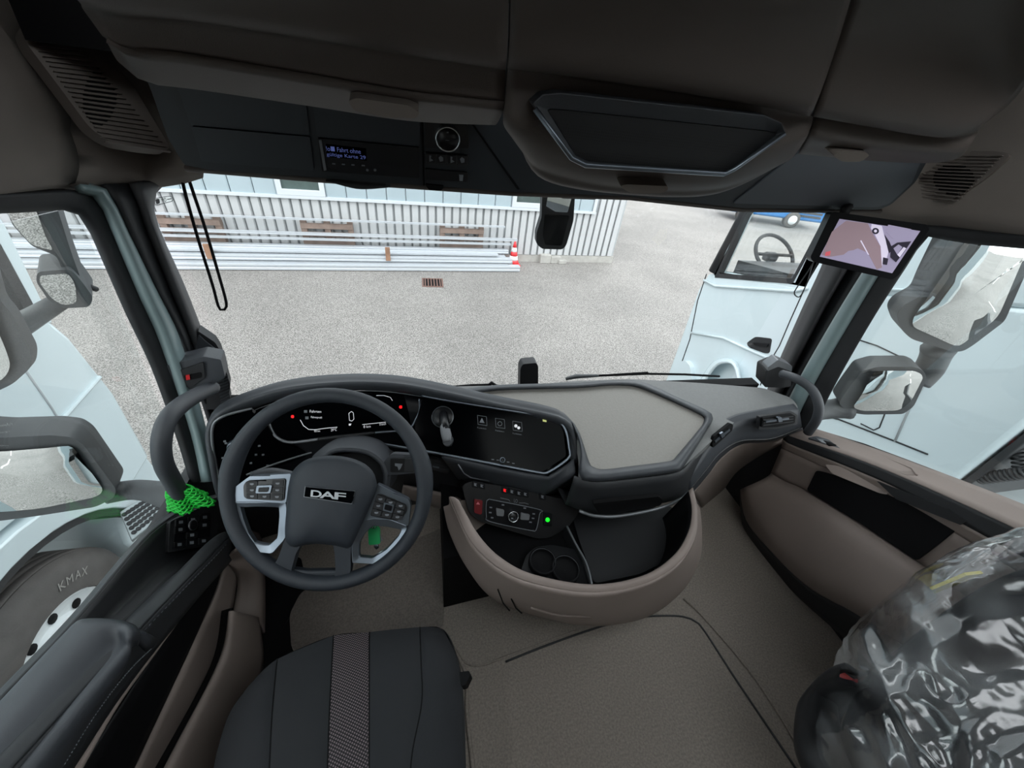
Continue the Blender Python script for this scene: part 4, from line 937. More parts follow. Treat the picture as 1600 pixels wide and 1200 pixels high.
# black backing behind all panels
back = [(350, 770), (336, 715), (334, 680), (345, 660), (400, 636), (452, 622), (512, 614), (570, 611), (640, 616), (700, 628), (778, 646), (846, 660), (872, 667), (884, 680), (889, 716), (850, 740), (760, 727), (680, 712), (600, 722), (487, 730), (400, 760)]
kr = []
top_r = [(336, 690, .90), (400, 640, .975), (500, 615, 1.0), (600, 612, 1.0), (700, 628, .955), (800, 650, .90), (888, 675, .83)]
bot_r = [(350, 775, .85), (400, 762, .87), (480, 735, .90), (600, 726, .90), (690, 716, .86), (780, 735, .79), (860, 748, .71)]
dl([yv(top_r), yv(bot_r)], 'panel_backing', 'gloss2', 40, 4, sv=False)
# lower dash: from panel bottoms down and under
kn0 = [(350, 770, .85), (400, 758, .87), (480, 733, .895), (600, 724, .895), (690, 714, .855), (730, 722, .83)]
kn1 = [(356, 830, .87), (400, 815, .90), (480, 800, .93), (600, 775, .94), (660, 765, .92), (720, 768, .86)]
kn2 = [(362, 870, .92), (410, 850, .98), (480, 830, 1.02), (600, 800, 1.04), (670, 782, 1.0), (715, 790, .92)]
dl([yv(kn0), yv(kn1), yv(kn2)], 'knee_panel', 'dark', 30, 4)
dl([yv([(352, 790, .86), (380, 835, .88), (400, 880, .9)]), yv([(380, 790, .92), (405, 835, .93), (420, 890, .95)])], 'side_skirt', 'tan_dark', 12, 3)
dl([yv([(630, 758, .90), (668, 766, .88), (700, 772, .84), (722, 782, .78)]), yv([(628, 770, .91), (668, 782, .89), (700, 795, .84), (724, 808, .78)]), yv([(630, 776, .98), (670, 788, .98), (705, 800, .95), (730, 812, .9)])], 'tan_knee_strip', 'tan_dark', 20, 3)
# footwell back
MB().box((-.2, 1.12, -1.2), (.95, .04, .6)).build('footwell_back', 'deep', db)
# console column below the climate panel, black
MB().prism([V((.045, 1.1, FL)), V((.038, .60, FL))]+[Z(762, 932, FL), V((.5, .70, FL)), V((.85, .74, FL)), V((.95, 1.1, FL))], (0, 0, .33)).build('console_column', 'deep', db)
# left control panel
PL_ = Plane(Y(345, 662, .897), Y(400, 645, .925), Y(352, 762, .845))
lp = slab([(392, 641), (352, 652), (337, 662), (333, 680), (337, 715), (348, 766), (385, 748), (487, 710), (440, 692), (422, 672), (404, 652)], PL_, .02, off=.003, r=5).build('light_switch_panel', 'gloss', db, bevel=.002)
def stube(pts, r, name='trim_line', m='silver', n=30, par=None, flat=1.): return MB().tube(cr(pts, n), r, 8, flat=flat).build(name, m, par or db)
stube([PL_.at(*p, .005) for p in [(394, 638), (370, 644), (350, 650), (335, 660), (331, 677), (334, 709), (345, 757), (350, 770)]], .0035, m='grey_trim')
stube([PL_.at(*p, .005) for p in [(487, 707), (450, 718), (410, 732), (385, 742)]], .003, m='grey_trim')
kc = PL_.at(368, 696, .003); MB().lathe([(.020, 0), (.020, .012), (.017, .014), (.016, .01)], kc, PL_.n, 28, caps=False).build('light_knob_ring', 'silver', db); MB().lathe([(.016, 0), (.016, .012), (.001, .012)], kc, PL_.n, 24).build('light_knob', 'bezel', db)
for u, v in ((353, 693), (348, 716), (351, 690), (392, 724), (405, 697), (400, 711), (411, 711), (418, 728)):
    slab([(u-2, v-1.5), (u+2, v-1.8), (u+2, v+.9), (u-2, v+1.2)], PL_, .001, off=.0045).build('symbol', 'print', lp)
# instrument cluster
PC_ = Plane(Y(424, 645, .955), Y(650, 620, .985), Y(500, 688, .915))
cl = slab([(416, 640), (450, 626), (512, 617), (570, 614), (652, 618), (655, 644), (645, 663), (625, 673), (500, 685), (455, 691), (434, 684), (423, 671)], PC_, .02, off=.003, r=6).build('instrument_cluster', 'gloss', db, bevel=.002)
stube([PC_.at(*p, .008) for p in [(418, 655), (424, 671), (434, 684), (455, 691), (498, 686)]], .0045, m='grey_trim')
stube([PC_.at(*p, .008) for p in [(498, 686), (540, 681), (586, 676)]], .0055, m='dark', name='trim_link')
stube([PC_.at(*p, .010) for p in [(586, 676), (605, 674.5), (625, 673), (642, 668), (650, 655), (656, 640), (655, 622)]], .0045)
def glow(px, w_=.9, par=cl, pl=PC_, m='white', off=.0045, name='display_line'):
    for (a, b) in zip(px[:-1], px[1:]):
        d = (V(b)-V(a)).normalized(); n2 = V((-d.y, d.x))*w_*.5
        slab([tuple(V(a)+n2), tuple(V(b)+n2), tuple(V(b)-n2), tuple(V(a)-n2)], pl, .001, off=off).build(name, m, par)
glow([(469, 656), (474, 665), (482, 671), (492, 671.5), (510, 669), (527, 667.5)], .8)
glow([(566, 663.5), (590, 661), (603, 659.5), (608, 656)], .8)
glow([(588, 618), (600, 618), (610, 621), (613, 626)], .7); glow([(545, 646), (546, 657), (550, 658), (553, 655), (552, 645), (549, 643), (545, 646)], .8)
slab([(545, 662), (549, 662), (548, 665), (545, 665)], PC_, .001, off=.0045).build('symbol', 'white', cl)
for q, tx in (([(484, 640.6), (502, 641.4), (502, 645), (484, 644.6)], 'Fahrten'), ([(486, 650), (503, 651), (503, 655), (486, 654)], 'Fahrerprofil'), ([(491, 672), (500, 672), (500, 675.5), (491, 675.5)], '0,0 km'), ([(517, 670), (526, 669), (526, 673), (517, 674)], '29°C'), ([(568, 665), (579, 664), (579, 668), (568, 669)], '0 km'), ([(593, 661), (603, 660), (603, 664), (593, 665)], '0 km/h')):
    text(tx, q, PC_, .0045, 'display_text', 'white', cl)
for u, v in ((478, 643), (480, 653)): slab([(u-3, v-2), (u+2, v-2), (u+2, v+2), (u-3, v+2)], PC_, .001, off=.0045).build('symbol', 'print', cl)
for u, v in ((457, 651), (626, 636)): slab(rnd([(u-2.4, v-2.4), (u+2.4, v-2.4), (u+2.4, v+2.4), (u-2.4, v+2.4)], 2.4), PC_, .001, off=.0046).build('warning_light', 'redlamp', cl)
# centre screen
PS2 = Plane(Y(660, 620, .955), Y(885, 662, .815), Y(850, 740, .705))
sc = slab([(660, 623), (842, 652), (868, 658), (880, 670), (885, 713), (848, 737), (760, 723), (676, 706), (652, 700), (648, 664)], PS2, .025, off=.004, r=5).build('infotainment_screen', 'gloss', db, bevel=.002)
stube([PS2.at(*p, .012) for p in [(658, 618), (700, 626), (780, 639), (842, 649)]]+[PS2.at(*p, .012) for p in [(866, 655), (879, 664), (886, 680), (889, 700), (890, 714)]]+[PS2.at(*p, .012) for p in [(872, 729), (856, 738), (845, 739)]]+[PS2.at(*p, .012) for p in [(760, 723), (680, 708), (599, 694)]], .0042, n=90)
for u, v in ((753, 658), (781, 662.5), (808, 667)):
    q = [(u-7, v-9), (u+7, v-7), (u+8, v+7), (u-6, v+5)]
    P_ = q+[q[0]]; glow(P_, .5, sc, PS2, 'print', .0055, 'icon_border')
    text('Funktion', [(u-7, v+9), (u+7, v+11), (u+7, v+13), (u-7, v+11)], PS2, .0055, 'icon_text', 'print', sc)
slab([(753, 653), (757, 661), (749, 660)], PS2, .001, off=.0055).build('icon', 'print', sc)
glow([(781+3.4*math.cos(a/8*6.283), 662+3.4*math.sin(a/8*6.283)) for a in range(9)], .7, sc, PS2, 'print', .0055, 'icon')
for u, v, r in ((806, 665.5, 2.6), (810.5, 668.5, 2.4)): slab([(u+r*math.cos(a/8*6.283), v+r*math.sin(a/8*6.283)) for a in range(8)], PS2, .001, off=.0055).build('icon', 'white', sc)
slab([(848, 653.5), (854, 654.5), (854, 659.5), (848, 658.5)], PS2, .001, off=.0055).build('icon', mat('yellow_icon', (190, 195, 120), .5, emit=.4), sc)
kc = PS2.at(785, 719.5, .004)
MB().lathe([(.0085, 0), (.0085, .016), (.0065, .018), (.0055, .014)], kc, PS2.n, 24, caps=False).build('volume_knob', 'silver', db); MB().lathe([(.0056, 0), (.0056, .013), (.001, .013)], kc, PS2.n, 20).build('knob_cap', 'bezel', db)
for u, v in ((770, 718), (778, 719), (794, 722), (802, 724)): slab([(u-2, v-.8), (u+2, v-.4), (u+2, v+.8), (u-2, v+.4)], PS2, .001, off=.0055).build('symbol', 'print', sc)
# frame body under the screen
sb0 = [PS2.at(*p, .006) for p in [(690, 712), (760, 728), (845, 744), (862, 742), (897, 716)]]
sb1 = yv([(712, 742, .81), (765, 757, .75), (838, 770, .70), (858, 766, .69), (899, 738, .68)])
sb2 = yv([(720, 750, .86), (765, 762, .82), (838, 776, .76), (862, 772, .75), (902, 745, .74)])
dl([sb0, sb1, sb2], 'screen_skirt', 'slate', 40, 4, sv=False)
MB().tube([Y(*p, .745) for p in [(716, 726), (725, 740), (735, 746), (765, 752)]], .002, 6).build('skirt_crease', 'grey_trim', db)
# air vent between column and console
PV = Plane(Y(690, 725, .84), None, n=(-.1, -.8, .5))
slab([(674, 712), (708, 720), (700, 741), (672, 733)], PV, .02, off=.004, r=3).build('vent_frame', 'bezel', db, bevel=.002)
for k in range(3): slab([(678, 717+k*6), (702, 722+k*6), (701, 725+k*6), (678, 720+k*6)], PV, .01, off=.006).build('vent_slat', 'dark', db)
slab([(676, 728), (686, 730), (686, 732), (676, 730)], PV, .004, off=.01).build('vent_tab', 'silver', db)
# climate controls
PK = Plane(Y(745, 765, .715), Y(870, 795, .66), Y(800, 838, .615))
cp = slab([(722, 758), (735, 752), (800, 762), (870, 778), (898, 782), (905, 800), (890, 822), (860, 840), (840, 842), (750, 815), (732, 800)], PK, .05, off=.0, r=8).build('control_fascia', 'bezel', db, bevel=.006, seg=3)
hz = slab([(741, 780), (754, 782), (753, 803), (750, 804), (741, 801)], PK, .012, off=.008, r=2).build('hazard_button', mat('hazard_red', (112, 16, 24), .35), db, bevel=.002)
slab([(747, 784), (750, 788.5), (744, 788)], PK, .001, off=.0085).build('symbol', mat('pink_print', (220, 120, 130), .5), hz)
cc = slab([(764, 780), (842, 796), (843, 803), (838, 827), (830, 829), (766, 815), (760, 808), (760, 785)], PK, .01, off=.006, r=6).build('climate_panel', 'gloss2', db, bevel=.002)
stube([PK.at(*p, .006) for p in [(764, 780), (842, 796), (843, 803), (838, 827), (830, 829), (766, 815), (760, 806), (760, 784), (764, 780)]], .0012, m='print', name='panel_outline', par=None, n=60)
for q in ([(775, 794), (788, 797), (787, 807), (776, 806)], [(814, 801), (828, 804), (827, 813), (813, 812)]):
    b_ = slab(q, PK, .008, off=.012, r=2).build('temperature_button', 'grey_trim', db, bevel=.0015)
kc = PK.at(800.5, 805.5, .005)
MB().lathe([(.0165, 0), (.0165, .016), (.0148, .018), (.0138, .013)], kc, PK.n, 32, caps=False).build('dial_ring', 'chrome', db); MB().lathe([(.014, 0), (.014, .013), (.001, .013)], kc, PK.n, 28).build('climate_dial', 'bezel', db)
for q in ([(799, 801), (802, 801.5), (802, 803.5), (799, 803)], [(799, 809), (802, 809.5), (802, 811), (799, 810.5)]): slab(q, PK, .001, off=.019).build('mark', 'print', cc)
text('LO', [(803, 779), (809, 780.5), (808.5, 786), (803, 785)], PK, .0015, 'display_text', 'print', cp)
glow([(782, 778), (795, 781), (797, 783.5)], .7, cp, PK, 'print', .0015); glow([(811, 786), (820, 786), (826, 788)], .7, cp, PK, 'print', .0015)
for u, v in ((767, 793), (766, 801), (769, 809), (834, 803), (833, 810), (829, 816), (786, 789), (820, 794)): slab([(u-2, v-1.2), (u+2, v-.8), (u+2, v+1.2), (u-2, v+.8)], PK, .001, off=.0068).build('symbol', 'print', cc)
for i, (u, v) in enumerate(((743, 757), (753, 759), (789, 766), (800, 768), (811, 770.5), (821, 772), (848, 776))):
    b_ = slab([(u-5, v-6), (u+5, v-4), (u+5, v+6), (u-5, v+4)], PK, .008, off=.005, r=1.5).build('switch', 'gloss2', db, bevel=.001)
    slab([(u-2.2, v-2.5), (u+2.5, v-1), (u+.5, v+.5), (u+2.2, v+3), (u-2, v+2)], PK, .001, off=.0058).build('symbol', 'redlamp' if i == 2 else 'print', b_)
slab([(850, 800), (863, 803), (862, 823), (849, 821)], PK, .008, off=.005, r=2).build('lamp_button', 'gloss2', db, bevel=.001)
MB().lathe([(.0068, 0), (.0064, .003), (.001, .0045)], PK.at(855.5, 812, .005), PK.n, 20).build('green_light', 'greenlamp', db)

# padded tray on the dash top
rimO = [(716, 611), (780, 602), (900, 599), (950, 595), (990, 595), (1012, 600), (1060, 622), (1106, 643), (1113, 654), (1105, 670), (1068, 728), (1058, 736), (1000, 745), (930, 752), (908, 748), (905, 735), (908, 705), (898, 671), (878, 650), (790, 628)]
rimI = [(742, 614), (790, 609), (900, 606), (955, 602), (986, 603), (1005, 608), (1055, 629), (1096, 649), (1101, 655), (1096, 667), (1055, 716), (1048, 721), (995, 728), (945, 734), (926, 731), (919, 720), (911, 695), (901, 670), (880, 650), (800, 630)]
def zrow(px, z): return Zs(px, z)
dl([zrow(rimO, -.822)+[Z(*rimO[0], -.822)], zrow([lerp2(a, b, .3) for a, b in zip(rimO, rimI)]+[lerp2(rimO[0], rimI[0], .3)], -.803), zrow([lerp2(a, b, .75) for a, b in zip(rimO, rimI)]+[lerp2(rimO[0], rimI[0], .75)], -.803), zrow(rimI+[rimI[0]], -.817)], 'tray_rim', 'slate', 90, 3, solid=.004)
MB().prism(Zs(rnd(rimI, 5), -.815), (0, 0, -.01)).build('tray_mat', 'padtop', db, bevel=.002, label='light grey grained tray mat')
# fascia below the tray
f0 = [V((p.x, p.y, p.z)) for p in Zs([(897, 745), (930, 753), (1000, 747), (1060, 737), (1082, 712), (1108, 674)], -.826)]
f1 = [Y(*p, y) for p, y in (((884, 786), .63), ((930, 800), .60), ((1000, 790), .61), ((1062, 776), .64), ((1090, 748), .70), ((1114, 705), .78))]
f2 = [p+V((0, .07, -.02)) for p in f1]
dl([f0, f1, f2], 'tray_fascia', 'black', 40, 4, sv=False)
PF = Plane(Y(900, 780, .625), Y(1060, 770, .635), Y(950, 750, .615))
slab([(926, 787), (1030, 776), (1036, 782), (1032, 790), (960, 803), (936, 803)], Plane(Y(940, 795, .598), Y(1035, 784, .62), Y(980, 775, .597)), .012, off=.014, r=4).build('drawer_shade_plate', 'deep', db)  # black plate painting the darkness inside the drawer recess
stube(yv([(905, 798, .60), (930, 806, .585), (970, 806, .585), (1030, 794, .60), (1062, 780, .63), (1080, 764, .66)]), .005, m='grey_trim', name='drawer_lip')
# right fascia with vents
g0 = Zs([(1062, 737), (1082, 712), (1112, 690), (1150, 660), (1200, 648), (1250, 641)], -.832)
g0 = yv([(1074, 748, .655), (1094, 718, .70), (1114, 690, .745), (1150, 662, .79), (1200, 650, .80), (1248, 642, .80)])
g1 = yv([(1076, 764, .655), (1100, 735, .695), (1122, 708, .74), (1155, 688, .78), (1205, 684, .785), (1252, 666, .79)])
g2 = yv([(1080, 770, .70), (1104, 742, .74), (1126, 714, .78), (1158, 693, .82), (1205, 688, .83), (1254, 670, .83)])
dl([[p+V((0, .03, .005)) for p in g0], g0, g1, g2], 'vent_fascia', 'slate', 40, 4, sv=False)
MB().tube(cr([p+V((0, -.004, 0)) for p in g1], 30), .003, 6).build('fascia_edge', 'bezel', db)
h1 = yv([(1088, 778, .75), (1112, 745, .78), (1140, 712, .82), (1170, 700, .85), (1215, 692, .86), (1248, 680, .86)])
h2 = yv([(1100, 800, .95), (1125, 775, .97), (1150, 745, 1.0), (1180, 735, 1.02), (1215, 728, 1.04), (1240, 720, 1.04)])
dl([g2, h1, h2], 'lower_dash', 'tan_dark', 30, 4)
PV1 = Plane(Y(1190, 660, .775), Y(1245, 655, .785), Y(1215, 670, .77))
v1 = slab([(1192, 653), (1238, 647), (1243, 650), (1242, 661), (1215, 667), (1190, 668)], PV1, .01, off=.018, r=2).build('air_vent', 'deep', db, bevel=.001)
slab([(1187, 651), (1240, 644), (1246, 649), (1246, 663), (1215, 670), (1185, 671)], PV1, .012, off=.010, r=2).build('vent_surround', 'dark', db, bevel=.001)
for k in range(3): slab([(1193, 656+k*4), (1240, 650+k*4), (1240, 651.4+k*4), (1193, 657.6+k*4)], PV1, .004, off=.020).build('slat', 'dark', v1)
slab([(1197, 658), (1233, 653), (1233, 655.5), (1197, 660.5)], PV1, .004, off=.024).build('vent_blade', 'silver', v1); slab([(1215, 652), (1221, 651.5), (1223, 659), (1217, 660)], PV1, .006, off=.028, r=1).build('vent_tab', 'silver', v1)
PV2 = Plane(Y(1114, 690, .735), Y(1145, 664, .775), Y(1125, 700, .735))
v2 = slab([(1113, 692), (1116, 682), (1142, 661), (1146, 664), (1144, 673), (1120, 695), (1114, 700)], PV2, .01, off=.018, r=2).build('air_vent', 'deep', db, bevel=.001)
slab([(1117, 689), (1140, 670), (1141, 673), (1118, 692)], PV2, .004, off=.023).build('vent_blade', 'silver', v2); slab([(1126, 678), (1130, 675), (1133, 681), (1128, 685)], PV2, .006, off=.027).build('vent_tab', 'silver', v2)

# storage bowl
ri = [(717, 782, -.915), (729, 805, -.93), (750, 840, -.945), (782, 872, -.965), (832, 898, -.98), (925, 914, -.99), (1005, 900, -.985), (1053, 868, -.97), (1076, 830, -.95), (1081, 795, -.94), (1076, 768, -.93)]
ro = [(703, 776, -.92), (714, 803, -.935), (735, 845, -.95), (773, 883, -.97), (828, 910, -.985), (925, 926, -.995), (1010, 911, -.99), (1063, 878, -.975), (1087, 837, -.955), (1089, 795, -.945), (1082, 762, -.935)]
RI = [Z(*p) for p in ri]; RO = [Z(*p) for p in ro]
RM = [(a+b)/2+V((0, 0, .006)) for a, b in zip(RI, RO)]
cen = sum(RO, V())/len(RO)
bel = [(699, 790), (706, 828), (733, 884), (774, 934), (848, 962), (922, 975), (1002, 963), (1054, 927), (1083, 884), (1089, 842), (1088, 800)]
BL = []
for (u, v), p in zip(bel, RO):
    y = p.y+.03; BL.append(Y(u, v, y))
BT = [V((p.x*.6+cen.x*.4, p.y*.5+.40, p.z-.02)) for p in BL]
dl([RO, [p+V((0, -.003, -.03)) for p in RO], BL, BT], 'storage_bowl', 'tan', 60, 6, solid=.006, label='taupe storage bowl shell')
dl([RI, RM, RO], 'bowl_rim', 'tan', 60, 3, solid=.004)
BF = [V((cen.x+(p.x-cen.x)*.93, p.y+.012, -1.10)) for p in RI]
dl([RI, [p.lerp(q, .6) for p, q in zip(RI, BF)], BF], 'bowl_liner', 'deep', 60, 3, solid=.004)
bfl = BF+[V((BF[-1].x, .9, -1.10)), V((BF[0].x, .9, -1.10))]
MB().prism(bfl, (0, 0, -.01)).build('bowl_floor', 'deep', db)
MB().prism([V((BF[0].x, .82, -1.1)), V((BF[-1].x, .82, -1.1)), V((BF[-1].x, .82, -.86)), V((BF[0].x, .82, -.86))], (0, .02, 0)).build('bowl_back', 'deep', db)
BZ = -1.085
MB().prism(Zs(rnd([(892, 800), (1000, 800), (1050, 790), (1062, 815), (1060, 850), (1035, 880), (1000, 897), (928, 912), (918, 880), (905, 845)], 8), BZ), (0, 0, -.012)).build('bowl_mat', 'dark', db, bevel=.003, label='smooth black tray mat in the bowl')
stube([Z(*p, -1.04) for p in [(886, 822), (900, 850), (914, 875), (921, 895), (925, 914)]], .003, name='divider_edge', m='grey_trim')
MB().prism([Z(886, 822, -1.045), Z(914, 875, -1.045), Z(925, 914, -1.045), Z(922, 914, -1.045), Z(911, 876, -1.045), Z(883, 822, -1.045)], (0, 0, -.05)).build('divider', 'dark', db)
# cup holder block with two wells
ou = rnd([(822, 895), (824, 872), (838, 858), (860, 853), (905, 862), (915, 878), (922, 912), (870, 905), (815, 896)], 6, 3)
ct = Z(848, 877, -1.05); ct2 = Z(884, 889, -1.05)
mb = MB()
top_z = -1.05
MB().prism(Zs(rnd([(812, 898), (822, 868), (836, 855), (862, 851), (906, 860), (917, 880), (923, 913), (870, 906)], 6), top_z-.012), (0, 0, -.05)).build('cup_holder', 'bezel', db, bevel=.004)
for c_, k_ in ((ct, .036), (ct2, .037)):
    MB().lathe([(k_+.004, -.012), (k_+.004, .004), (k_, .006), (k_-.002, -.002), (k_-.006, -.01), (.001, -.01)], c_, EZ, 36, caps=False).build('cup_well', 'deep', db)
    MB().lathe([(k_+.0005, .0045), (k_, .0062), (k_-.0008, .0045)], c_, EZ, 36, caps=False).build('cup_ring', 'slate', db)
# creases on the bowl front
for px in ([(778, 921), (786, 942), (796, 954)], [(799, 936), (806, 950), (815, 958)]):
    MB().tube([Y(u, v, .455-.0) for u, v in px], .002, 6).build('bowl_crease', 'deep', db)
stube(yv([(830, 950, .40), (880, 962, .395), (950, 960, .395), (1030, 935, .42)]), .003, name='bowl_crease', m='tan_dark')
# ================================================================== STEERING WHEEL AND COLUMN
SC = V((-.218, .599, -.752)); SN = V((-.114, -.79, .603)).normalized()
PW = Plane(SC, None, n=SN)
wa = SN.cross(EZ).normalized()*-1; wb = SN.cross(wa).normalized()
if wa.x < 0: wa = -wa
if wb.z < 0: wb = -wb
st = thing('steering_wheel', 'three spoke black leather steering wheel with silver inlays and keypads', 'steering wheel', SC)
rp = []; rr = []
for k in range(72):
    a = 2*math.pi*k/72; rp.append(SC+wa*(.2115*math.cos(a))+wb*(.2115*math.sin(a)))
    g = .0165
    for ac in (math.radians(14), math.radians(166)): 
        d = math.atan2(math.sin(a-ac), math.cos(a-ac)); g += .0035*math.exp(-(d/.28)**2)
    rr.append(g)
MB().tube(rp, rr, 18, closed=True, flat=1.15).build('rim', 'leather', st)
def W(px, off=0.): return PW.pts(px, off)
hub = [(457, 737), (468, 725), (482, 717), (500, 713), (520, 712), (540, 714), (558, 719), (573, 727), (584, 739), (588, 752), (589, 763), (583, 780), (574, 800), (563, 825), (553, 846), (545, 857), (527, 853), (500, 850), (478, 851), (460, 855), (448, 848), (445, 830), (447, 800), (449, 770), (452, 752)]
def shrink(px, k, c=None):
    c = c or (sum(p[0] for p in px)/len(px), sum(p[1] for p in px)/len(px)); return [(c[0]+(p[0]-c[0])*k, c[1]+(p[1]-c[1])*k) for p in px]
def dome(px, plane, levels, c=None, n=60): # levels: (scale, off)
    rows = []
    for k, o in levels: q = shrink(px, k, c); rows.append(plane.pts(q, o))
    mb = MB(); mb.loft(rows, n, 3, closed=True)
    ctr = plane.pts([c or shrink(px, 0)[0]], levels[-1][1]+.0005)[0]
    m = (len(levels)-1)*3+1; i0 = len(mb.v); mb.v.append(ctr)
    for i in range(n): mb.f.append((i*m+m-1, ((i+1) % n)*m+m-1, i0)); mb.sm.append(True)
    return mb
dome(hub, PW, [(1.0, -.035), (1.0, .004), (.97, .016), (.88, .026), (.6, .034), (.25, .037), (.02, .038)], (518, 785)).build('hub_cover', 'leather', st)
# lower spokes
for q in ([(446, 835), (470, 845), (470, 852), (462, 866), (455, 892), (452, 905), (425, 890), (436, 868), (442, 850)], [(520, 848), (552, 842), (548, 862), (548, 888), (545, 905), (522, 905), (524, 890), (523, 866)]):
    slab(q, PW, .022, off=.004, r=4).build('lower_spoke', 'leather', st, bevel=.006, seg=3)
slab([(452, 890), (480, 893), (524, 892), (546, 896), (520, 910), (470, 908)], PW, .02, off=.0).build('lower_web', 'leather', st, bevel=.005)
# side inlays: frame round an opening
def inl(outer, inner, name='silver_inlay', m='silver', off=.006, par=None, off2=.001):
    n = 48; o = even([V((*p, 0)) for p in outer+[outer[0]]], n+1)[:-1]; i_ = even([V((*p, 0)) for p in inner+[inner[0]]], n+1)[:-1]
    return MB().ring(PW.pts([(p.x, p.y) for p in o], off), PW.pts([(p.x, p.y) for p in i_], off2), -SN*.014).build(name, m, par or st, bevel=.0015, autos=None)
inl([(361, 783), (370, 783), (402, 783), (447, 786), (449, 800), (446, 842), (425, 866), (406, 864), (388, 858), (374, 836), (363, 806)], [(375, 792), (383, 793), (402, 792), (435, 793), (436, 805), (433, 840), (420, 852), (409, 851), (398, 848), (388, 833), (379, 808)], m='silver')
inl([(572, 812), (583, 810), (608, 811), (637, 822), (632, 838), (612, 862), (584, 882), (550, 880), (549, 860), (550, 845), (561, 822)], [(578, 826), (584, 822), (604, 823), (627, 828), (622, 838), (604, 858), (582, 872), (561, 870), (561, 858), (562, 848), (570, 834)], m='silver')
# upper silver plates carrying the keypads
slab([(390, 744), (455, 740), (452, 752), (447, 786), (361, 786), (359, 778), (366, 762)], PW, .016, off=.005, r=3).build('silver_plate', 'silver', st, bevel=.002)
slab([(589, 756), (600, 761), (638, 780), (642, 790), (638, 822), (608, 812), (572, 812), (566, 818), (578, 790)], PW, .016, off=.005, r=3).build('silver_plate', 'silver', st, bevel=.002)
kl = slab([(386, 751), (446, 748), (443, 783), (387, 780), (381, 777), (380, 758)], PW, .008, off=.008, r=4).build('keypad', 'bezel', st, bevel=.001)
kr_ = slab([(589, 772), (596, 772), (634, 788), (636, 794), (634, 802), (622, 814), (578, 806)], PW, .008, off=.008, r=4).build('keypad', 'bezel', st, bevel=.001)
def keys(q, nx, ny, par, skip=(), sym=True):
    for j in range(ny):
        for i in range(nx):
            if (i, j) in skip: continue
            c4 = sub(q, (i+.06)/nx, (i+.94)/nx, (j+.06)/ny, (j+.94)/ny); slab(c4, PW, .004, off=.0095, r=1).build('key', 'dark', par, bevel=.0006)
            c = quad(c4, .5, .5)
            slab([(c[0]-3, c[1]-1.2), (c[0]+3, c[1]-1.4), (c[0]+3, c[1]+.8), (c[0]+.5, c[1]+1.8), (c[0]-2.6, c[1]+1)], PW, .0008, off=.0101).build('symbol', 'print', par)
keys([(383, 752), (444, 750), (442, 782), (384, 780)], 3, 3, kl, skip=((1, 1), (1, 0)))
keys([(588, 772), (635, 789), (628, 814), (578, 805)], 3, 3, kr_, skip=((1, 1),))
slab([(401, 759), (425, 758), (422, 771), (399, 771)], PW, .006, off=.012, r=2).build('toggle_frame', 'silver', kl, bevel=.001); slab([(404, 762), (420, 761.5), (418, 769), (403, 769)], PW, .006, off=.0135, r=2).build('toggle', 'gloss2', kl, bevel=.001)
slab([(600, 785), (616, 789), (613, 802), (598, 798)], PW, .006, off=.012, r=2).build('toggle_frame', 'silver', kr_, bevel=.001); slab([(602, 788), (613, 791), (611, 799), (600, 796)], PW, .006, off=.0135, r=2).build('toggle', 'gloss2', kr_, bevel=.001)
# badge
PBd = Plane(PW.at(515, 775, .037), None, n=SN+V((0, -.05, .06)))
bd_ = slab([(477, 761), (554, 768), (551, 782), (549, 787), (475, 776)], PBd, .006, off=.003).build('badge', 'gloss', st, bevel=.001)
slab([(476.3, 760.3), (554.7, 767.3), (549.5, 787.8), (474.2, 776.6)], PBd, .004, off=.0018).build('badge_edge', 'grey_trim', st)
for ch, q in (('D', [(486, 765.5), (503, 767), (502, 778), (485, 776)]), ('A', [(502, 767), (523, 769), (524, 780), (499, 778)]), ('F', [(523, 769), (541, 770.5), (540, 782), (522, 780)])):
    text(ch, q, PBd, .0042, 'letter', M.setdefault('badge_metal', mat('badge_letters', (196, 200, 204), .35, metal=.3)), bd_, bold=.02)
# column shroud, stalks
PCs = Plane(SC+V((0, .10, -.02)), None, n=SN)
cs = thing('steering_column', 'dark steering column shroud with control stalks behind the wheel', 'steering column', SC+V((0, .12, -.1)))
csr = [[V(p) for p in PW.pts([(500, 722), (520, 706), (545, 703), (575, 708), (596, 724), (602, 745), (598, 770)], -.045)], [V(p) for p in PW.pts([(490, 716), (515, 700), (550, 697), (582, 705), (600, 722), (606, 748), (602, 775)], -.10)], [V(p)+V((0, .12, -.08)) for p in PW.pts([(490, 716), (515, 704), (550, 701), (582, 709), (598, 724), (602, 748), (600, 775)], -.10)]]
MB().loft(csr, 30, 4).build('shroud', 'slate', cs, solid=.01)
slab([(478, 740), (500, 715), (560, 706), (600, 725), (604, 770), (560, 830), (480, 830), (462, 780)], PCs, .16, off=-.0, r=10).build('column_body', 'dark', cs, bevel=.01)
PSt = Plane(PW.at(630, 725, -.055), None, n=SN)
sk = slab([(594, 731), (604, 716), (612, 709), (650, 711), (662, 716), (664, 738), (620, 742), (600, 742)], PSt, .03, off=0, r=4).build('right_stalk', 'slate', cs, bevel=.006, seg=3)
slab([(610, 716), (646, 717), (647, 738), (610, 738)], PSt, .006, off=.004, r=2).build('stalk_face', 'bezel', cs, bevel=.001)
slab([(633, 717), (649, 717), (649, 737), (631, 737)], PSt, .012, off=.009, r=2).build('stalk_roller', 'dark', cs, bevel=.002)
slab([(617, 724), (629, 725), (626, 732), (623, 735), (621, 729), (617, 728)], PSt, .001, off=.0048).build('symbol', 'print', cs)
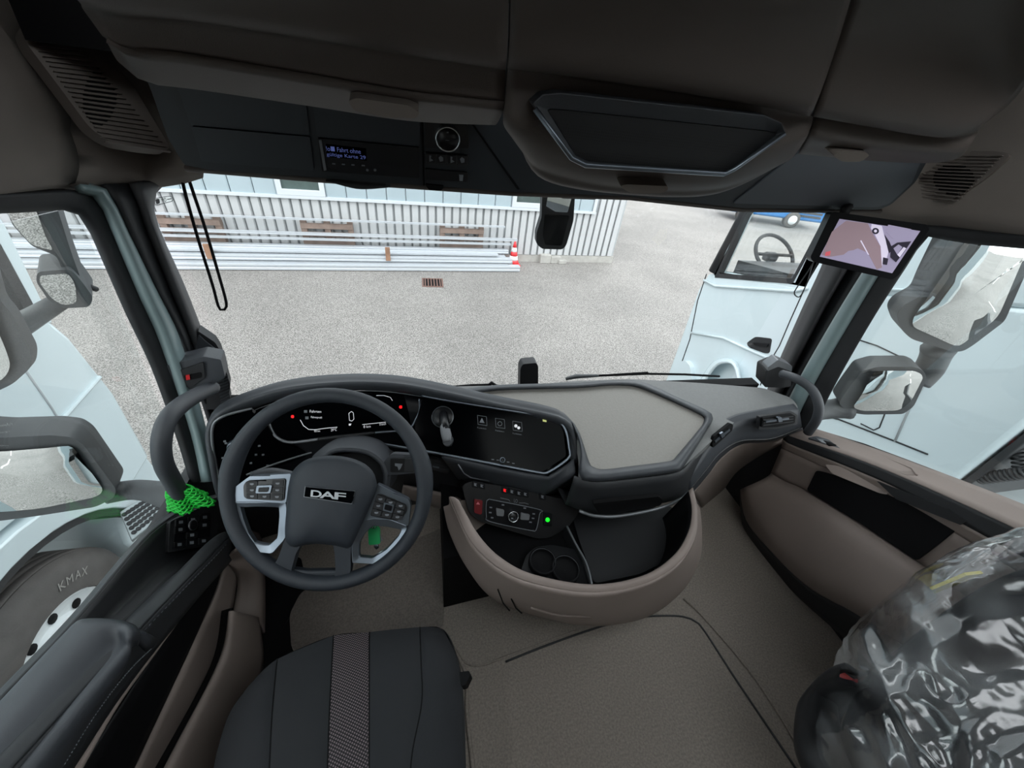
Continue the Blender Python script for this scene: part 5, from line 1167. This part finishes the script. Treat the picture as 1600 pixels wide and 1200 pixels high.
MB().tube(cr([PW.at(470, 745, -.05), PW.at(440, 738, -.05), PW.at(420, 736, -.05), PW.at(392, 742, -.045)], 16), [.009]*16, 10, flat=.6).build('left_stalk', 'slate', cs)
# park brake style lever on the panel right of the wheel
lv = thing('gear_lever', 'grey topped lever on a round mount between wheel and centre screen', 'lever', PS2.at(690, 655, 0))
mc = PS2.at(692, 652, .004)
MB().lathe([(.033, 0), (.033, .006), (.028, .012), (.001, .014)], mc, PS2.n, 32).build('round_mount', 'bezel', lv)
MB().lathe([(.0335, .004), (.034, .0065), (.0315, .008)], mc, PS2.n, 32, caps=False).build('mount_ring', 'grey_trim', lv)
P_ = [PS2.at(693, 648, .012), PS2.at(694, 656, .05), PS2.at(695, 664, .07), PS2.at(697, 672, .075)]
MB().tube(cr(P_, 12), .014, 12).build('lever_arm', 'gloss2', lv)
P_ = [PS2.at(694, 661, .07), PS2.at(696, 673, .075), PS2.at(698, 682, .078), PS2.at(699, 690, .078)]
MB().tube(cr(P_, 10), [.0105, .0125, .0135, .014, .0145, .0148, .0148, .0145, .0138, .012], 14).build('grip', 'silver_soft' if 'silver_soft' in M else M.setdefault('silver_soft', mat('grey_grip', (120, 122, 126), .5)), lv)
slab([(690, 680), (706, 680), (708, 688), (704, 696), (696, 697), (692, 693)], Plane(PS2.at(699, 690, .083), None, n=PS2.n), .02, r=3).build('grip_end', 'slate', lv, bevel=.004)
# ignition key with green tag
kf = thing('key_fob', 'green plastic key tag hanging below the right wheel keypad', 'key', PW.at(584, 840, -.03))
PKy = Plane(PW.at(584, 838, -.035), None, n=SN)
M['greentag'] = mat('green_plastic', (20, 140, 78), .4, spec=.6)
slab([(577, 824), (589, 823), (593, 827), (594, 850), (576, 852), (575, 830)], PKy, .008, r=3).build('tag', 'greentag', kf, bevel=.002)
MB().tube(cr([PKy.at(583, 826, .003), PKy.at(580, 820, .006), PKy.at(583, 817, .01), PKy.at(588, 820, .006), PKy.at(585, 826, .003)], 20), .0012, 6).build('key_ring', 'chrome', kf)
slab([(584, 850), (590, 849), (592, 856), (588, 859), (585, 856)], PKy, .004, off=-.002, r=1).build('key', 'chrome', kf, bevel=.001)
slab([(593, 832), (598, 844), (594, 849), (591, 848)], PKy, .002, off=-.004).build('paper_label', 'grey_trim', kf)

# ================================================================== PILLAR HARDWARE
gh = thing('grab_handle', 'black curved grab handle with a clamp box on the driver side pillar', 'grab handle', X(270, 690, -.6))
MB().tube(cr([X(332, 606, -.585), X(310, 616, -.578), X(284, 632, -.57), (X(262, 655, -.57)), X(252, 690, -.575), X(256, 725, -.585), X(270, 752, -.6), X(282, 775, -.61)], 36), .019, 14).build('bar', 'slate', gh)
PG = Plane(Y(300, 585, .98), None, n=(.25, -.95, .15))
bx_ = slab([(247, 582), (258, 572), (318, 557), (345, 562), (352, 590), (322, 606), (262, 611), (252, 600)], PG, .07, r=3).build('clamp_box', 'slate', gh, bevel=.008, seg=2)
slab([(278, 580), (318, 566), (320, 590), (298, 606), (284, 603)], PG, .01, off=.006, r=3).build('box_face', 'dark', gh, bevel=.003)
fc = slab([(287, 587), (314, 582), (315, 590), (289, 595)], PG, .006, off=.008, r=2).build('box_window', 'deep', gh, bevel=.001); slab([(290, 587), (296, 586), (297, 593), (291, 594)], PG, .004, off=.011).build('red_tab', 'red', gh)
PG2 = Plane(Y(340, 600, 1.08), None, n=(.3, -.95, .1))
sp_ = slab([(309, 517), (336, 535), (344, 548), (352, 575), (360, 603), (358, 614), (361, 628), (352, 640), (322, 640), (306, 560)], PG2, .05, r=3).build('pillar_cover', 'dark', gh, bevel=.004)
slab([(310, 523), (322, 534), (340, 548), (346, 575), (350, 598), (322, 575), (305, 545)], PG2, .02, off=.006, r=3).build('cover_panel', 'slate', gh, bevel=.004)
for k in range(9): slab([(340+k*.6, 592+k*4.6), (356+k*.3, 586+k*4.6), (356+k*.3, 587.6+k*4.6), (340+k*.6, 593.6+k*4.6)], PG2, .004, off=.003).build('grille_rib', 'slate', gh)
gr = thing('grab_handle', 'black curved grab handle on the passenger side pillar beside the dash end', 'grab handle', X(1265, 630, 1.38))
PGr = Plane(Y(1215, 590, .99), None, n=(-.3, -.95, .1))
slab([(1197, 579), (1216, 571), (1237, 580), (1236, 604), (1222, 606), (1194, 605)], PGr, .08, r=3).build('clamp_box', 'dark', gr, bevel=.008)
slab([(1200, 574), (1216, 562), (1238, 572), (1237, 581), (1216, 573), (1199, 580)], PGr, .05, off=.003, r=2).build('box_cap', 'grey_trim', gr, bevel=.004)
MB().tube(cr([Y(1222, 584, .955), X(1245, 592, 1.33), X(1268, 608, 1.35), X(1279, 632, 1.36), X(1276, 655, 1.37), X(1262, 676, 1.385)], 30), .0155, 14).build('bar', 'slate', gr)
def netmat(col):
    return mat('green_netting', col, .5)
M['net'] = netmat((28, 190, 60)); M['netshade'] = mat('shaded_green_netting', (12, 92, 38), .6)  # second green is a darker copy, shade put into its colour
def net(c, px, name, label, m, yd, seed=1):
    random.seed(seed); mb = MB(); rows = []
    n = 14
    ctr = c; t = thing(name, label, 'net', ctr)
    A_ = V(px[0]); B_ = V(px[1]); ax = (B_-A_); L_ = ax.length; ax.normalize(); p = ax.cross(EY).normalized(); q = ax.cross(p)
    def pt(i, a): 
        f = i/10; r = .022+.022*f+.008*math.sin(a*3+seed)+.01*f*math.sin(a*5); return A_+ax*(L_*f)+p*r*math.cos(a)+q*r*math.sin(a)*.7
    for s_ in (-1, 1):
        for k in range(n):
            P = [pt(i, 2*math.pi*k/n+s_*i*.28) for i in range(11)]; mb.tube(P, .0028, 4)
    o = mb.build('strands', m, t); o['kind'] = 'stuff'
    mb = MB(); mb.loft([[pt(i, 2*math.pi*k/16)*1+ (A_+ax*(L_*i/10)-pt(i, 2*math.pi*k/16))*.25 for k in range(16)] for i in range(0, 11, 2)], 18, 2, closed=True).build('netting_sleeve', 'netshade', t)
    return t
net(X(288, 775, -.6), (X(278, 762, -.605), X(300, 786, -.60)), 'protective_net', 'bright green mesh sleeve at the foot of the driver side grab handle', 'net', 0)
net(Y(1200, 722, .95), (Y(1215, 712, .93), Y(1168, 730, .95)), 'protective_net', 'green mesh sleeve with darkened colour for the shade under the dash end', 'netshade', 0, 3)
# sun blind cord loops
def loop(px, y, label):
    o = MB().tube(cr([Y(u, v, y) for u, v in px], 60), .0035, 6).build('blind_cord', 'deep'); tag(o, label, 'cord')
loop([(283, 268), (289, 300), (310, 375), (332, 445), (341, 478), (347, 485), (353, 481), (353, 470), (342, 430), (320, 355), (300, 295), (292, 270)], 1.12, 'long black blind cord loop hanging before the windscreen left')
o = MB().tube(cr([Y(u, v, 1.12) for u, v in [(1312, 330), (1292, 370), (1268, 415), (1246, 448), (1241, 458), (1246, 464), (1252, 461), (1262, 440), (1280, 405), (1296, 370)]], 50), .0022, 6).build('blind_cord', 'dark'); tag(o, 'thin grey blind cord loop hanging below the monitor', 'cord')
# sticker on the glass
o = slab(rnd([(241, 310), (268, 306), (271, 314), (243, 321)], 4), Plane(Y(256, 313, 1.24), None, n=(0, -1, 0)), .0006).build('speed_sticker', M['glass']); tag(o, 'small 90 speed sticker in the upper left corner of the windscreen', 'sticker')
Pst = Plane(Y(256, 313, 1.24), None, n=(0, -1, 0))
slab(rnd([(242.5, 311), (249, 310), (250, 318), (244, 319.5)], 3), Pst, .0004, off=.001).build('roundel', 'dark', o)
_sp = [Pst.at(u, v, .001) for u, v in rnd([(241, 310), (268, 306), (271, 314), (243, 321)], 4)]; MB().tube(_sp, .0007, 4, closed=True).build('outline', 'dark', o)
text('90', [(252, 309.5), (259, 308.5), (260, 315.5), (253, 316.5)], Pst, .001, 'digits', 'dark', o)
slab([(261, 311), (268, 310), (268, 311.3), (261, 312.3)], Pst, .0004, off=.001).build('line_print', 'dark', o)

# ================================================================== MONITOR
PM = Plane(Y(1360, 380, .86), None, n=(-.45, -.86, .18))
mn = thing('camera_monitor', 'flat black monitor hanging at the passenger pillar showing a pinkish camera view', 'monitor', PM.at(1360, 380))
slab([(1299, 333), (1304, 331), (1449, 351), (1453, 358), (1404, 431), (1394, 437), (1270, 409), (1266, 402)], PM, .035, r=4).build('housing', 'gloss2', mn, bevel=.004, seg=3)
Q = [(1312, 342), (1438, 361), (1394, 427), (1281, 401)]
M['scr'] = mat('screen_lilac', (150, 142, 168), .4, emit=.5); M['scr_road'] = mat('screen_road', (142, 122, 130), .4, emit=.5); M['scr_dark'] = mat('screen_dark', (45, 40, 55), .4, emit=.3); M['scr_white'] = mat('screen_white', (205, 198, 218), .4, emit=.55)
sc_ = slab(Q, PM, .001, off=.001).build('screen', 'scr', mn)
def scr(px, m, k): slab(px, PM, .0003, off=.0012+.0004*k).build('screen_picture', m, sc_)
scr([(1322, 345), (1356, 349), (1362, 362), (1376, 385), (1378, 418), (1370, 421), (1356, 395), (1340, 388), (1318, 398), (1305, 405), (1284, 398), (1300, 362)], 'scr_road', 1)
scr([(1318, 398), (1326, 392), (1340, 390), (1354, 397), (1364, 419), (1335, 413), (1292, 402)], 'scr', 2)
scr([(1362, 350), (1378, 353), (1382, 370), (1390, 388), (1384, 408), (1378, 415), (1376, 385), (1366, 364), (1361, 357)], 'scr_white', 3)
scr([(1364+5.5*math.cos(a/12*6.283)+4, 361+5*math.sin(a/12*6.283)) for a in range(12)], 'scr_dark', 4); scr([(1368+2.4*math.cos(a/10*6.283), 361+2.4*math.sin(a/10*6.283)) for a in range(10)], 'scr_white', 5)
scr([(1382, 366), (1390, 378), (1395, 390), (1389, 396), (1385, 380)], 'scr_dark', 4); scr([(1392, 385), (1402, 379), (1424, 377), (1412, 395), (1400, 410), (1391, 402)], 'scr_dark', 4); scr([(1396, 388), (1404, 382), (1410, 386), (1402, 398)], 'scr', 5); scr([(1402, 398), (1412, 386), (1416, 388), (1406, 402)], 'scr_white', 5)
scr([(1380, 402), (1388, 404), (1386, 414), (1379, 413)], 'scr_dark', 4); scr([(1344, 376), (1346, 375.5), (1358, 398), (1356, 398)], 'scr_white', 4); scr([(1290, 394), (1298, 392), (1297, 399), (1289, 400)], M.setdefault('scr_red', mat('screen_red', (200, 90, 100), .4, emit=.5)), 4)
scr([(1388, 351), (1424, 358), (1422, 370), (1396, 374), (1384, 362)], 'scr', 2)
MB().tube([PM.at(1318, 336, -.01), PM.at(1322, 326, -.03), Y(1330, 318, .98)], .012, 8).build('bracket', 'dark', mn)

# ================================================================== MIRRORS
def convex(px, plane, off, h, name, par, n=72, RC=1.6):
    px = rnd(px, 14, 4) if len(px) < 30 else px
    lv = [1, .85, .7, .55, .4, .25, .1]
    c = shrink(px, 0)[0]; rows = [[q-plane.n*((q-plane.at(*c, off+h)).length**2/(2*RC)) for q in plane.pts(shrink(px, k, c), off+h)] for k in lv]
    R = [even(r+[r[0]], n+1)[:-1] for r in rows]; mb = MB(); vs = [p for r in R for p in r]; fs = []
    for j in range(len(R)-1):
        for i in range(n): fs.append((j*n+i, j*n+(i+1) % n, (j+1)*n+(i+1) % n, (j+1)*n+i))
    vs.append(plane.at(*c, off+h)); m = len(vs)-1; j = len(R)-1
    for i in range(n): fs.append((j*n+i, j*n+(i+1) % n, m))
    return mb.add(vs, fs, True).build(name, 'mirror', par)
# right pair
mr = thing('side_mirror', 'big grey twin mirror outside the passenger window, tall and wide angle glass', 'mirror', X(1450, 560, 1.72))
PMr = Plane(X(1490, 470, 1.75), None, n=(-.50, -.86, -.05))
big = [(1530, 374), (1560, 376), (1640, 385), (1604, 400), (1560, 500), (1518, 532), (1506, 543), (1495, 544), (1424, 512), (1426, 500), (1500, 400)]
bigH = [(1484, 372), (1530, 366), (1660, 380), (1615, 400), (1570, 502), (1520, 540), (1505, 549), (1490, 550), (1424, 530), (1408, 515), (1400, 492), (1410, 478), (1440, 462), (1452, 435)]
slab(bigH, PMr, .09, off=-.015, r=8).build('main_housing', 'mirrorgrey', mr, bevel=.02, seg=3)
convex([(1512, 376), (1545, 376), (1640, 386), (1603, 400), (1560, 498), (1514, 534), (1504, 543), (1494, 543), (1427, 512), (1428, 498), (1488, 412)], PMr, -.012, .012, 'main_glass', mr)
MB().tube(cr([PMr.at(1466, 545, -.05), PMr.at(1452, 575, -.06), PMr.at(1432, 592, -.06)], 12), [.05, .047, .045, .044, .044, .044, .044, .045, .046, .048, .05, .052], 14).build('stem', 'mirrorgrey', mr)
PMw = Plane(X(1380, 615, 1.68), None, n=(-.48, -.88, -.02))
slab([(1346, 580), (1372, 573), (1430, 573), (1444, 580), (1448, 592), (1428, 635), (1412, 647), (1350, 648), (1325, 644), (1310, 630), (1322, 612)], PMw, .08, off=-.01, r=6).build('wide_housing', 'mirrorgrey', mr, bevel=.018, seg=3)
convex([(1366, 584), (1378, 581), (1430, 581), (1441, 586), (1444, 592), (1424, 630), (1408, 644), (1348, 645), (1334, 640), (1345, 622)], PMw, -.006, .02, 'wide_glass', mr, RC=.6)
MB().tube(cr([PMw.at(1325, 636, -.05), X(1290, 640, 1.6), X(1262, 642, 1.52)], 10), [.05, .045, .042, .04, .04, .04, .042, .045, .05, .055], 14).build('arm', 'mirrorgrey', mr)
# left wide mirror
ml = thing('side_mirror', 'grey wide angle mirror outside the driver window beside the green net', 'mirror', X(150, 760, -.98))
PMl = Plane(X(90, 750, -1.0), None, n=(.28, -.94, .08))
slab([(-90, 680), (0, 684), (80, 680), (112, 683), (130, 694), (182, 765), (178, 778), (150, 792), (60, 806), (0, 814), (-90, 820)], PMl, .09, off=-.01, r=8).build('housing', 'mirrorgrey', ml, bevel=.02, seg=3)
convex([(-80, 712), (0, 709), (84, 702), (106, 700), (116, 706), (158, 766), (158, 774), (148, 781), (60, 798), (0, 806), (-80, 812)], PMl, -.006, .014, 'glass', ml, RC=.7)
MB().tube(cr([PMl.at(165, 772, -.05), X(210, 765, -.92), X(255, 770, -.80), X(296, 775, -.72)], 14), [.035]*4+[.034, .034, .034, .035, .037, .04, .045, .05, .055, .06], 14, flat=.8).build('arm', 'mirrorgrey', ml)
m2 = thing('side_mirror', 'large grey mirror housing cut by the left picture edge', 'mirror', X(10, 550, -1.0))
PMl2 = Plane(X(10, 550, -1.0), None, n=(.32, -.93, .1))
slab([(-100, 300), (-40, 330), (0, 470), (18, 490), (50, 550), (48, 575), (20, 600), (-10, 614), (-100, 620)], PMl2, .04, off=-.01, r=10).build('housing', 'mirrorgrey', m2, bevel=.02, seg=3)
convex([(-100, 330), (-50, 340), (-10, 500), (10, 550), (16, 572), (8, 590), (-10, 602), (-90, 610)], PMl2, -.006, .01, 'glass', m2)
# front mirror above the windscreen
fm = thing('front_mirror', 'dark close-proximity mirror hanging outside above the windscreen', 'mirror', Y(866, 345, 1.55))
PFm = Plane(Y(866, 345, 1.55), None, n=(-.1, -.97, .0))
slab([(848, 286), (846, 340), (838, 365), (838, 381), (847, 389), (879, 390), (885, 383), (896, 345), (899, 300), (899, 288)], PFm, .05, r=4).build('housing', 'dark', fm, bevel=.01, seg=3)
MB().prism([PFm.at(*p, -.05) for p in [(849, 288), (899, 290), (905, 235), (845, 230)]], (0, -.24, .0)).build('arm', 'dark', fm, bevel=.008)
PF2 = Plane(PFm.at(872, 318, .005), None, n=(-.2, -.9, -.25))
slab([(857, 300), (895, 302), (887, 332), (852, 330)], PF2, .004, off=.004, r=2).build('glass', 'mirror', fm)
slab([(851, 335), (890, 337), (887, 348), (881, 370), (878, 384), (852, 383), (848, 368)], PFm, .004, off=.004, r=3).build('recess', 'deep', fm, bevel=.001)
# camera stub and wipers in front of the glass
o = slab([(813, 576), (817, 569), (838, 567), (841, 572), (841, 668), (811, 668)], Plane(Y(828, 585, 1.39), None, n=(0, -1, 0)), .05, r=3).build('front_marker', 'dark', bevel=.015, seg=3); tag(o, 'small black rounded mirror back poking up beyond the dash', 'mirror')
wp_ = thing('wiper', 'long black windscreen wiper lying beyond the dash pad', 'wiper', Y(1000, 588, 1.44))
MB().tube([Y(u, v, 1.44) for u, v in [(905, 588), (960, 586), (1010, 584), (1070, 585), (1124, 588)]], .006, 6).build('blade', 'deep', wp_)
MB().tube([Y(u, v, 1.43) for u, v in [(884, 592), (900, 588), (935, 587)]], [.008, .012, .007], 8).build('arm', 'mirrorgrey', wp_); MB().tube([Y(u, v, 1.43) for u, v in [(935, 587), (1012, 582)]], .005, 6).build('arm_rod', 'deep', wp_)
wp2 = thing('wiper', 'short end of a black wiper beyond the cluster hood', 'wiper', Y(730, 605, 1.44))
MB().tube([Y(u, v, 1.43) for u, v in [(690, 606), (735, 602), (768, 601)]], .006, 6).build('blade', 'deep', wp2); MB().tube([Y(762, 603, 1.43), Y(768, 598, 1.43), Y(775, 603, 1.43)], .008, 6).build('pivot', 'deep', wp2)
# ================================================================== SEATS
def weave(name, c1, c2, sc, dots=False):
    m = bpy.data.materials.new(name); m.use_nodes = True; nt = m.node_tree; b = nt.nodes['Principled BSDF']; b.inputs['Roughness'].default_value = .85
    tc = nt.nodes.new('ShaderNodeTexCoord'); mp = nt.nodes.new('ShaderNodeMapping'); mp.inputs['Scale'].default_value = (sc, sc, sc); mp.inputs['Rotation'].default_value = (0, 0, .785 if not dots else .5)
    nt.links.new(tc.outputs['Object'], mp.inputs[0])
    if dots:
        vo = nt.nodes.new('ShaderNodeTexVoronoi'); vo.voronoi_dimensions = '2D'; vo.inputs['Scale'].default_value = 1; vo.inputs['Randomness'].default_value = 0; nt.links.new(mp.outputs[0], vo.inputs['Vector']); fac = vo.outputs['Distance']
        lo, hi = .28, .36; c1, c2 = c2, c1
    else:
        vo = nt.nodes.new('ShaderNodeTexWave'); vo.inputs['Scale'].default_value = 1; nt.links.new(mp.outputs[0], vo.inputs['Vector']); fac = vo.outputs['Fac']; lo, hi = .3, .7
    r = nt.nodes.new('ShaderNodeValToRGB'); e = r.color_ramp.elements; e[0].position = lo; e[0].color = (*srgb(c1), 1); e[1].position = hi; e[1].color = (*srgb(c2), 1)
    nt.links.new(fac, r.inputs[0]); nt.links.new(r.outputs[0], b.inputs['Base Color'])
    bu = nt.nodes.new('ShaderNodeBump'); bu.inputs['Strength'].default_value = .3; bu.inputs['Distance'].default_value = .001; nt.links.new(fac, bu.inputs['Height']); nt.links.new(bu.outputs['Normal'], b.inputs['Normal'])
    return m
M['seatcloth'] = mat('seat_bolster_cloth', (30, 32, 36), .85, bump=(900, .4), var=.08, scale=400)
M['seatins'] = weave('seat_insert_cloth', (24, 26, 29), (38, 40, 44), 260)
M['stripe'] = weave('seat_stripe_dots', (24, 22, 25), (112, 100, 104), 210, dots=True)
ds = thing('driver_seat', 'black cloth driver seat cushion with a dotted centre stripe', 'seat', (-.2, .1, FL))
Zc = -1.05
tz = [(-.055, [(396, 1064), (433, 1030), (521, 993), (577, 988), (656, 980), (692, 983)]), (-.012, [(362, 1108), (428, 1082), (518, 1048), (577, 1044), (658, 1036), (711, 1022)]), (0, [(343, 1160), (424, 1135), (515, 1108), (577, 1106), (659, 1098), (720, 1075)]), (.0, [(332, 1215), (421, 1200), (512, 1190), (577, 1190), (642, 1195), (724, 1200)]), (-.01, [(318, 1340), (415, 1340), (506, 1340), (577, 1340), (640, 1350), (726, 1350)])]
# lattice of points
Lz = [[Z(u, v, Zc+dz+(-.035 if i in (0, 5) else 0)) for i, (u, v) in enumerate(px)] for dz, px in tz]
names = [('side_bolster', 'seatcloth'), ('seat_insert', 'seatins'), ('centre_stripe', 'stripe'), ('seat_insert', 'seatins'), ('side_bolster', 'seatcloth')]
def colpts(i, t=None):
    return [Lz[r][i] for r in range(5)]
for k, (nm, m) in enumerate(names):
    a = colpts(k); b = colpts(k+1)
    pa = cr(a, 26); pb = cr(b, 26)
    rows = []; nseg = 10
    for j in range(nseg+1):
        f = j/nseg; hgt = .016*math.sin(math.pi*f)**.6 if k in (0, 4) else .007*math.sin(math.pi*f)**.5 if nm != 'centre_stripe' else .004*math.sin(math.pi*f)**.5
        rows.append([p.lerp(q, f)+V((0, 0, hgt*(1 if i > 1 else .4))) for i, (p, q) in enumerate(zip(pa, pb))])
    mb = MB(); nn_ = len(rows[0]); vs = [p for r in rows for p in r]; fs = [(j*nn_+i, j*nn_+i+1, (j+1)*nn_+i+1, (j+1)*nn_+i) for j in range(nseg) for i in range(nn_-1)]
    mb.add(vs, fs, True).build(nm, m, ds)
for i in (1, 2, 3, 4): MB().tube([p+V((0, 0, -.001)) for p in cr(colpts(i), 26)], .0022, 6).build('seam', 'deep', ds)
front = [Lz[0][i] for i in range(6)]
edge = [Lz[4][0], Lz[3][0], Lz[2][0], Lz[1][0], Lz[0][0]]+Lz[0][1:5]+[Lz[0][5], Lz[1][5], Lz[2][5], Lz[3][5], Lz[4][5]]
E1 = cr(edge, 60); cc_ = sum(E1, V())/60
E2 = [p+V(((p.x-cc_.x)*.03, (p.y-cc_.y)*.03+.0, -.03)) for p in E1]; E3 = [p+V((0, 0, -.09)) for p in E1]; E4 = [V((p.x*.95+cc_.x*.05, p.y*.95+cc_.y*.05, p.z-.13)) for p in E1]
MB().loft([E1, E2, E3, E4], 60, 4).build('cushion_side', 'seatcloth', ds)
MB().box((-.2, .02, -1.32), (.36, .5, .24)).build('seat_base', 'dark', ds, bevel=.02)
slab([(718, 1050), (733, 1048), (735, 1054), (727, 1070), (720, 1072)], Plane(X(726, 1060, .062), None, n=(-.2, 0, 1)), .03, r=2).build('side_lever', 'deep', ds, bevel=.003)

# passenger seat under film
def ring_(z, x0, x1, y0, y1, e=.6, n=64):
    c = V(((x0+x1)/2, (y0+y1)/2, z)); out = []
    for k in range(n):
        a = 2*math.pi*k/n; ca, sa = math.cos(a), math.sin(a)
        out.append(c+V((math.copysign(abs(ca)**e, ca)*(x1-x0)/2, math.copysign(abs(sa)**e, sa)*(y1-y0)/2, 0)))
    return out
prof = [(-1.26, .90, 1.36, -.42, .02), (-1.19, .85, 1.37, -.43, .07), (-1.1, .825, 1.38, -.43, .12), (-.98, .82, 1.38, -.42, .165), (-.86, .845, 1.38, -.40, .185), (-.75, .90, 1.37, -.37, .205), (-.66, .975, 1.36, -.33, .215), (-.60, 1.04, 1.34, -.28, .205), (-.555, 1.10, 1.30, -.2, .18), (-.53, 1.15, 1.26, -.1, .12)]
def closed_top(rings, nv, mb=None):
    mb = mb or MB(); n = len(rings[0]); mb.loft(rings, n, nv, closed=True, su=False); m = (len(rings)-1)*nv+1
    c = sum(rings[-1], V())/n+V((0, 0, .004)); i0 = len(mb.v); mb.v.append(c)
    for i in range(n): mb.f.append((i*m+m-1, ((i+1) % n)*m+m-1, i0)); mb.sm.append(True)
    return mb
ps = thing('passenger_seat', 'black passenger seat wrapped in clear film, folded upright', 'seat', (1.1, -.1, FL))
seat_r = [ring_(z-.012, x0+.035, x1-.02, y0+.03, y1-.045, .62, 48) for z, x0, x1, y0, y1 in prof]
closed_top(seat_r, 3).build('seat_body', 'seatcloth', ps)
# base shroud with red buckle
b0 = [(1345, 1050), (1325, 1046), (1305, 1050), (1280, 1070), (1262, 1090), (1250, 1130), (1256, 1170), (1275, 1215)]
PB2 = Plane(V((.80, 0, -1.1)), None, n=(-1, .25, .35))
s1 = rx([(1340, 1052), (1318, 1046), (1298, 1062), (1290, 1090), (1300, 1150), (1345, 1225)], .87); s2 = rx([(1322, 1040), (1300, 1048), (1270, 1074), (1256, 1105), (1256, 1165), (1285, 1225)], .80)
MB().loft([[p+V((.05, .0, -.03)) for p in s1], s1, s2, [V((p.x+.03, p.y-.01, p.z-.07)) for p in s2], [V((p.x+.16, p.y-.03, p.z-.12)) for p in s2]], 24, 4).build('base_shroud', 'dark', ps, solid=.01)
MB().prism([V((1.0, .04, -1.44)), V((1.0, -.4, -1.44)), V((1.34, -.4, -1.44)), V((1.34, .04, -1.44))], (0, 0, .34)).build('seat_base', 'dark', ps, bevel=.03)
Pb = Plane(V((.815, .12, -.96)), None, n=(-.4, -.2, .9))
slab([(1305, 1047), (1316, 1045), (1336, 1060), (1334, 1070), (1312, 1062)], Pb, .03, off=.006, r=2).build('buckle', 'dark', ps, bevel=.003); slab([(1309, 1050), (1318, 1050), (1333, 1061), (1330, 1067), (1314, 1060)], Pb, .006, off=.012, r=2).build('buckle_release', 'red', ps, bevel=.001)
# crumpled film
def film():
    m = bpy.data.materials.new('clear_film'); m.use_nodes = True; nt = m.node_tree; nt.nodes.remove(nt.nodes['Principled BSDF']); o = nt.nodes['Material Output']
    t = nt.nodes.new('ShaderNodeBsdfTransparent'); t.inputs[0].default_value = (.93, .94, .95, 1)
    g = nt.nodes.new('ShaderNodeBsdfGlossy'); g.inputs['Roughness'].default_value = .12; g.inputs[0].default_value = (1, 1, 1, 1)
    d = nt.nodes.new('ShaderNodeBsdfTranslucent'); d.inputs[0].default_value = (.75, .78, .8, 1); d2_ = nt.nodes.new('ShaderNodeBsdfDiffuse'); d2_.inputs[0].default_value = (.75, .78, .8, 1)
    ad = nt.nodes.new('ShaderNodeMixShader'); ad.inputs[0].default_value = .7; nt.links.new(d.outputs[0], ad.inputs[1]); nt.links.new(d2_.outputs[0], ad.inputs[2])
    tc = nt.nodes.new('ShaderNodeTexCoord'); no = nt.nodes.new('ShaderNodeTexNoise'); no.inputs['Scale'].default_value = 5; no.inputs['Detail'].default_value = 4; no.inputs['Distortion'].default_value = 1.2; nt.links.new(tc.outputs['Object'], no.inputs['Vector'])
    mr_ = nt.nodes.new('ShaderNodeMapRange'); mr_.inputs[1].default_value = .45; mr_.inputs[2].default_value = .75; mr_.inputs[3].default_value = .03; mr_.inputs[4].default_value = .42; nt.links.new(no.outputs['Fac'], mr_.inputs[0])
    m1 = nt.nodes.new('ShaderNodeMixShader'); nt.links.new(mr_.outputs[0], m1.inputs[0]); nt.links.new(t.outputs[0], m1.inputs[1]); nt.links.new(ad.outputs[0], m1.inputs[2])
    lw = nt.nodes.new('ShaderNodeLayerWeight'); lw.inputs[0].default_value = .5; pw = nt.nodes.new('ShaderNodeMath'); pw.operation = 'POWER'; pw.inputs[1].default_value = 3.5
    nt.links.new(lw.outputs['Facing'], pw.inputs[0]); f = nt.nodes.new('ShaderNodeMath'); f.operation = 'MULTIPLY_ADD'; f.inputs[1].default_value = .8; f.inputs[2].default_value = .12; nt.links.new(pw.outputs[0], f.inputs[0])
    m2_ = nt.nodes.new('ShaderNodeMixShader'); nt.links.new(f.outputs[0], m2_.inputs[0]); nt.links.new(m1.outputs[0], m2_.inputs[1]); nt.links.new(g.outputs[0], m2_.inputs[2])
    nt.links.new(m2_.outputs[0], o.inputs['Surface']); return m
M['film'] = film()
rings = [ring_(z, x0-.004, x1+.01, y0-.01, y1+.004, .66, 320) for z, x0, x1, y0, y1 in prof]
mb = closed_top(rings, 24)
ctr = V((1.1, -.1, -.95))
def ridged(p, s, seed):
    q = p*s+V((seed, seed*1.7, -seed)); return 1-abs(noise.noise(q))*2.6
for i, p in enumerate(mb.v):
    d = (p-ctr).normalized(); wv = V((noise.noise(p*3), noise.noise(p*3+V((9, 0, 0))), noise.noise(p*3+V((0, 9, 0)))))*.25
    q = V((p.x*1.9, p.y*1.0, p.z*.7))+wv
    h = .017*ridged(q, 3.4, 3)+.009*ridged(q, 8, 11)+.0035*ridged(p+wv*.5, 19, 5)+.0008*ridged(p, 50, 8)+.010*noise.noise(p*5)
    mb.v[i] = p+d*h
o = mb.build('plastic_cover', 'film'); tag(o, 'crumpled clear plastic film draped over the passenger seat', 'plastic film')
# yellow tag glimpsed under the film
o = MB().prism([V((1.10, .19, -.70)), V((1.13, .185, -.69)), V((1.14, .19, -.74)), V((1.12, .195, -.80)), V((1.08, .195, -.77))], (0, .006, 0)).build('yellow_tag', mat('yellow_tag', (190, 175, 30), .5)); tag(o, 'yellow label showing through the film on the passenger seat', 'label')
for o in bpy.data.objects:
    if '_o' in o: del o['_o']
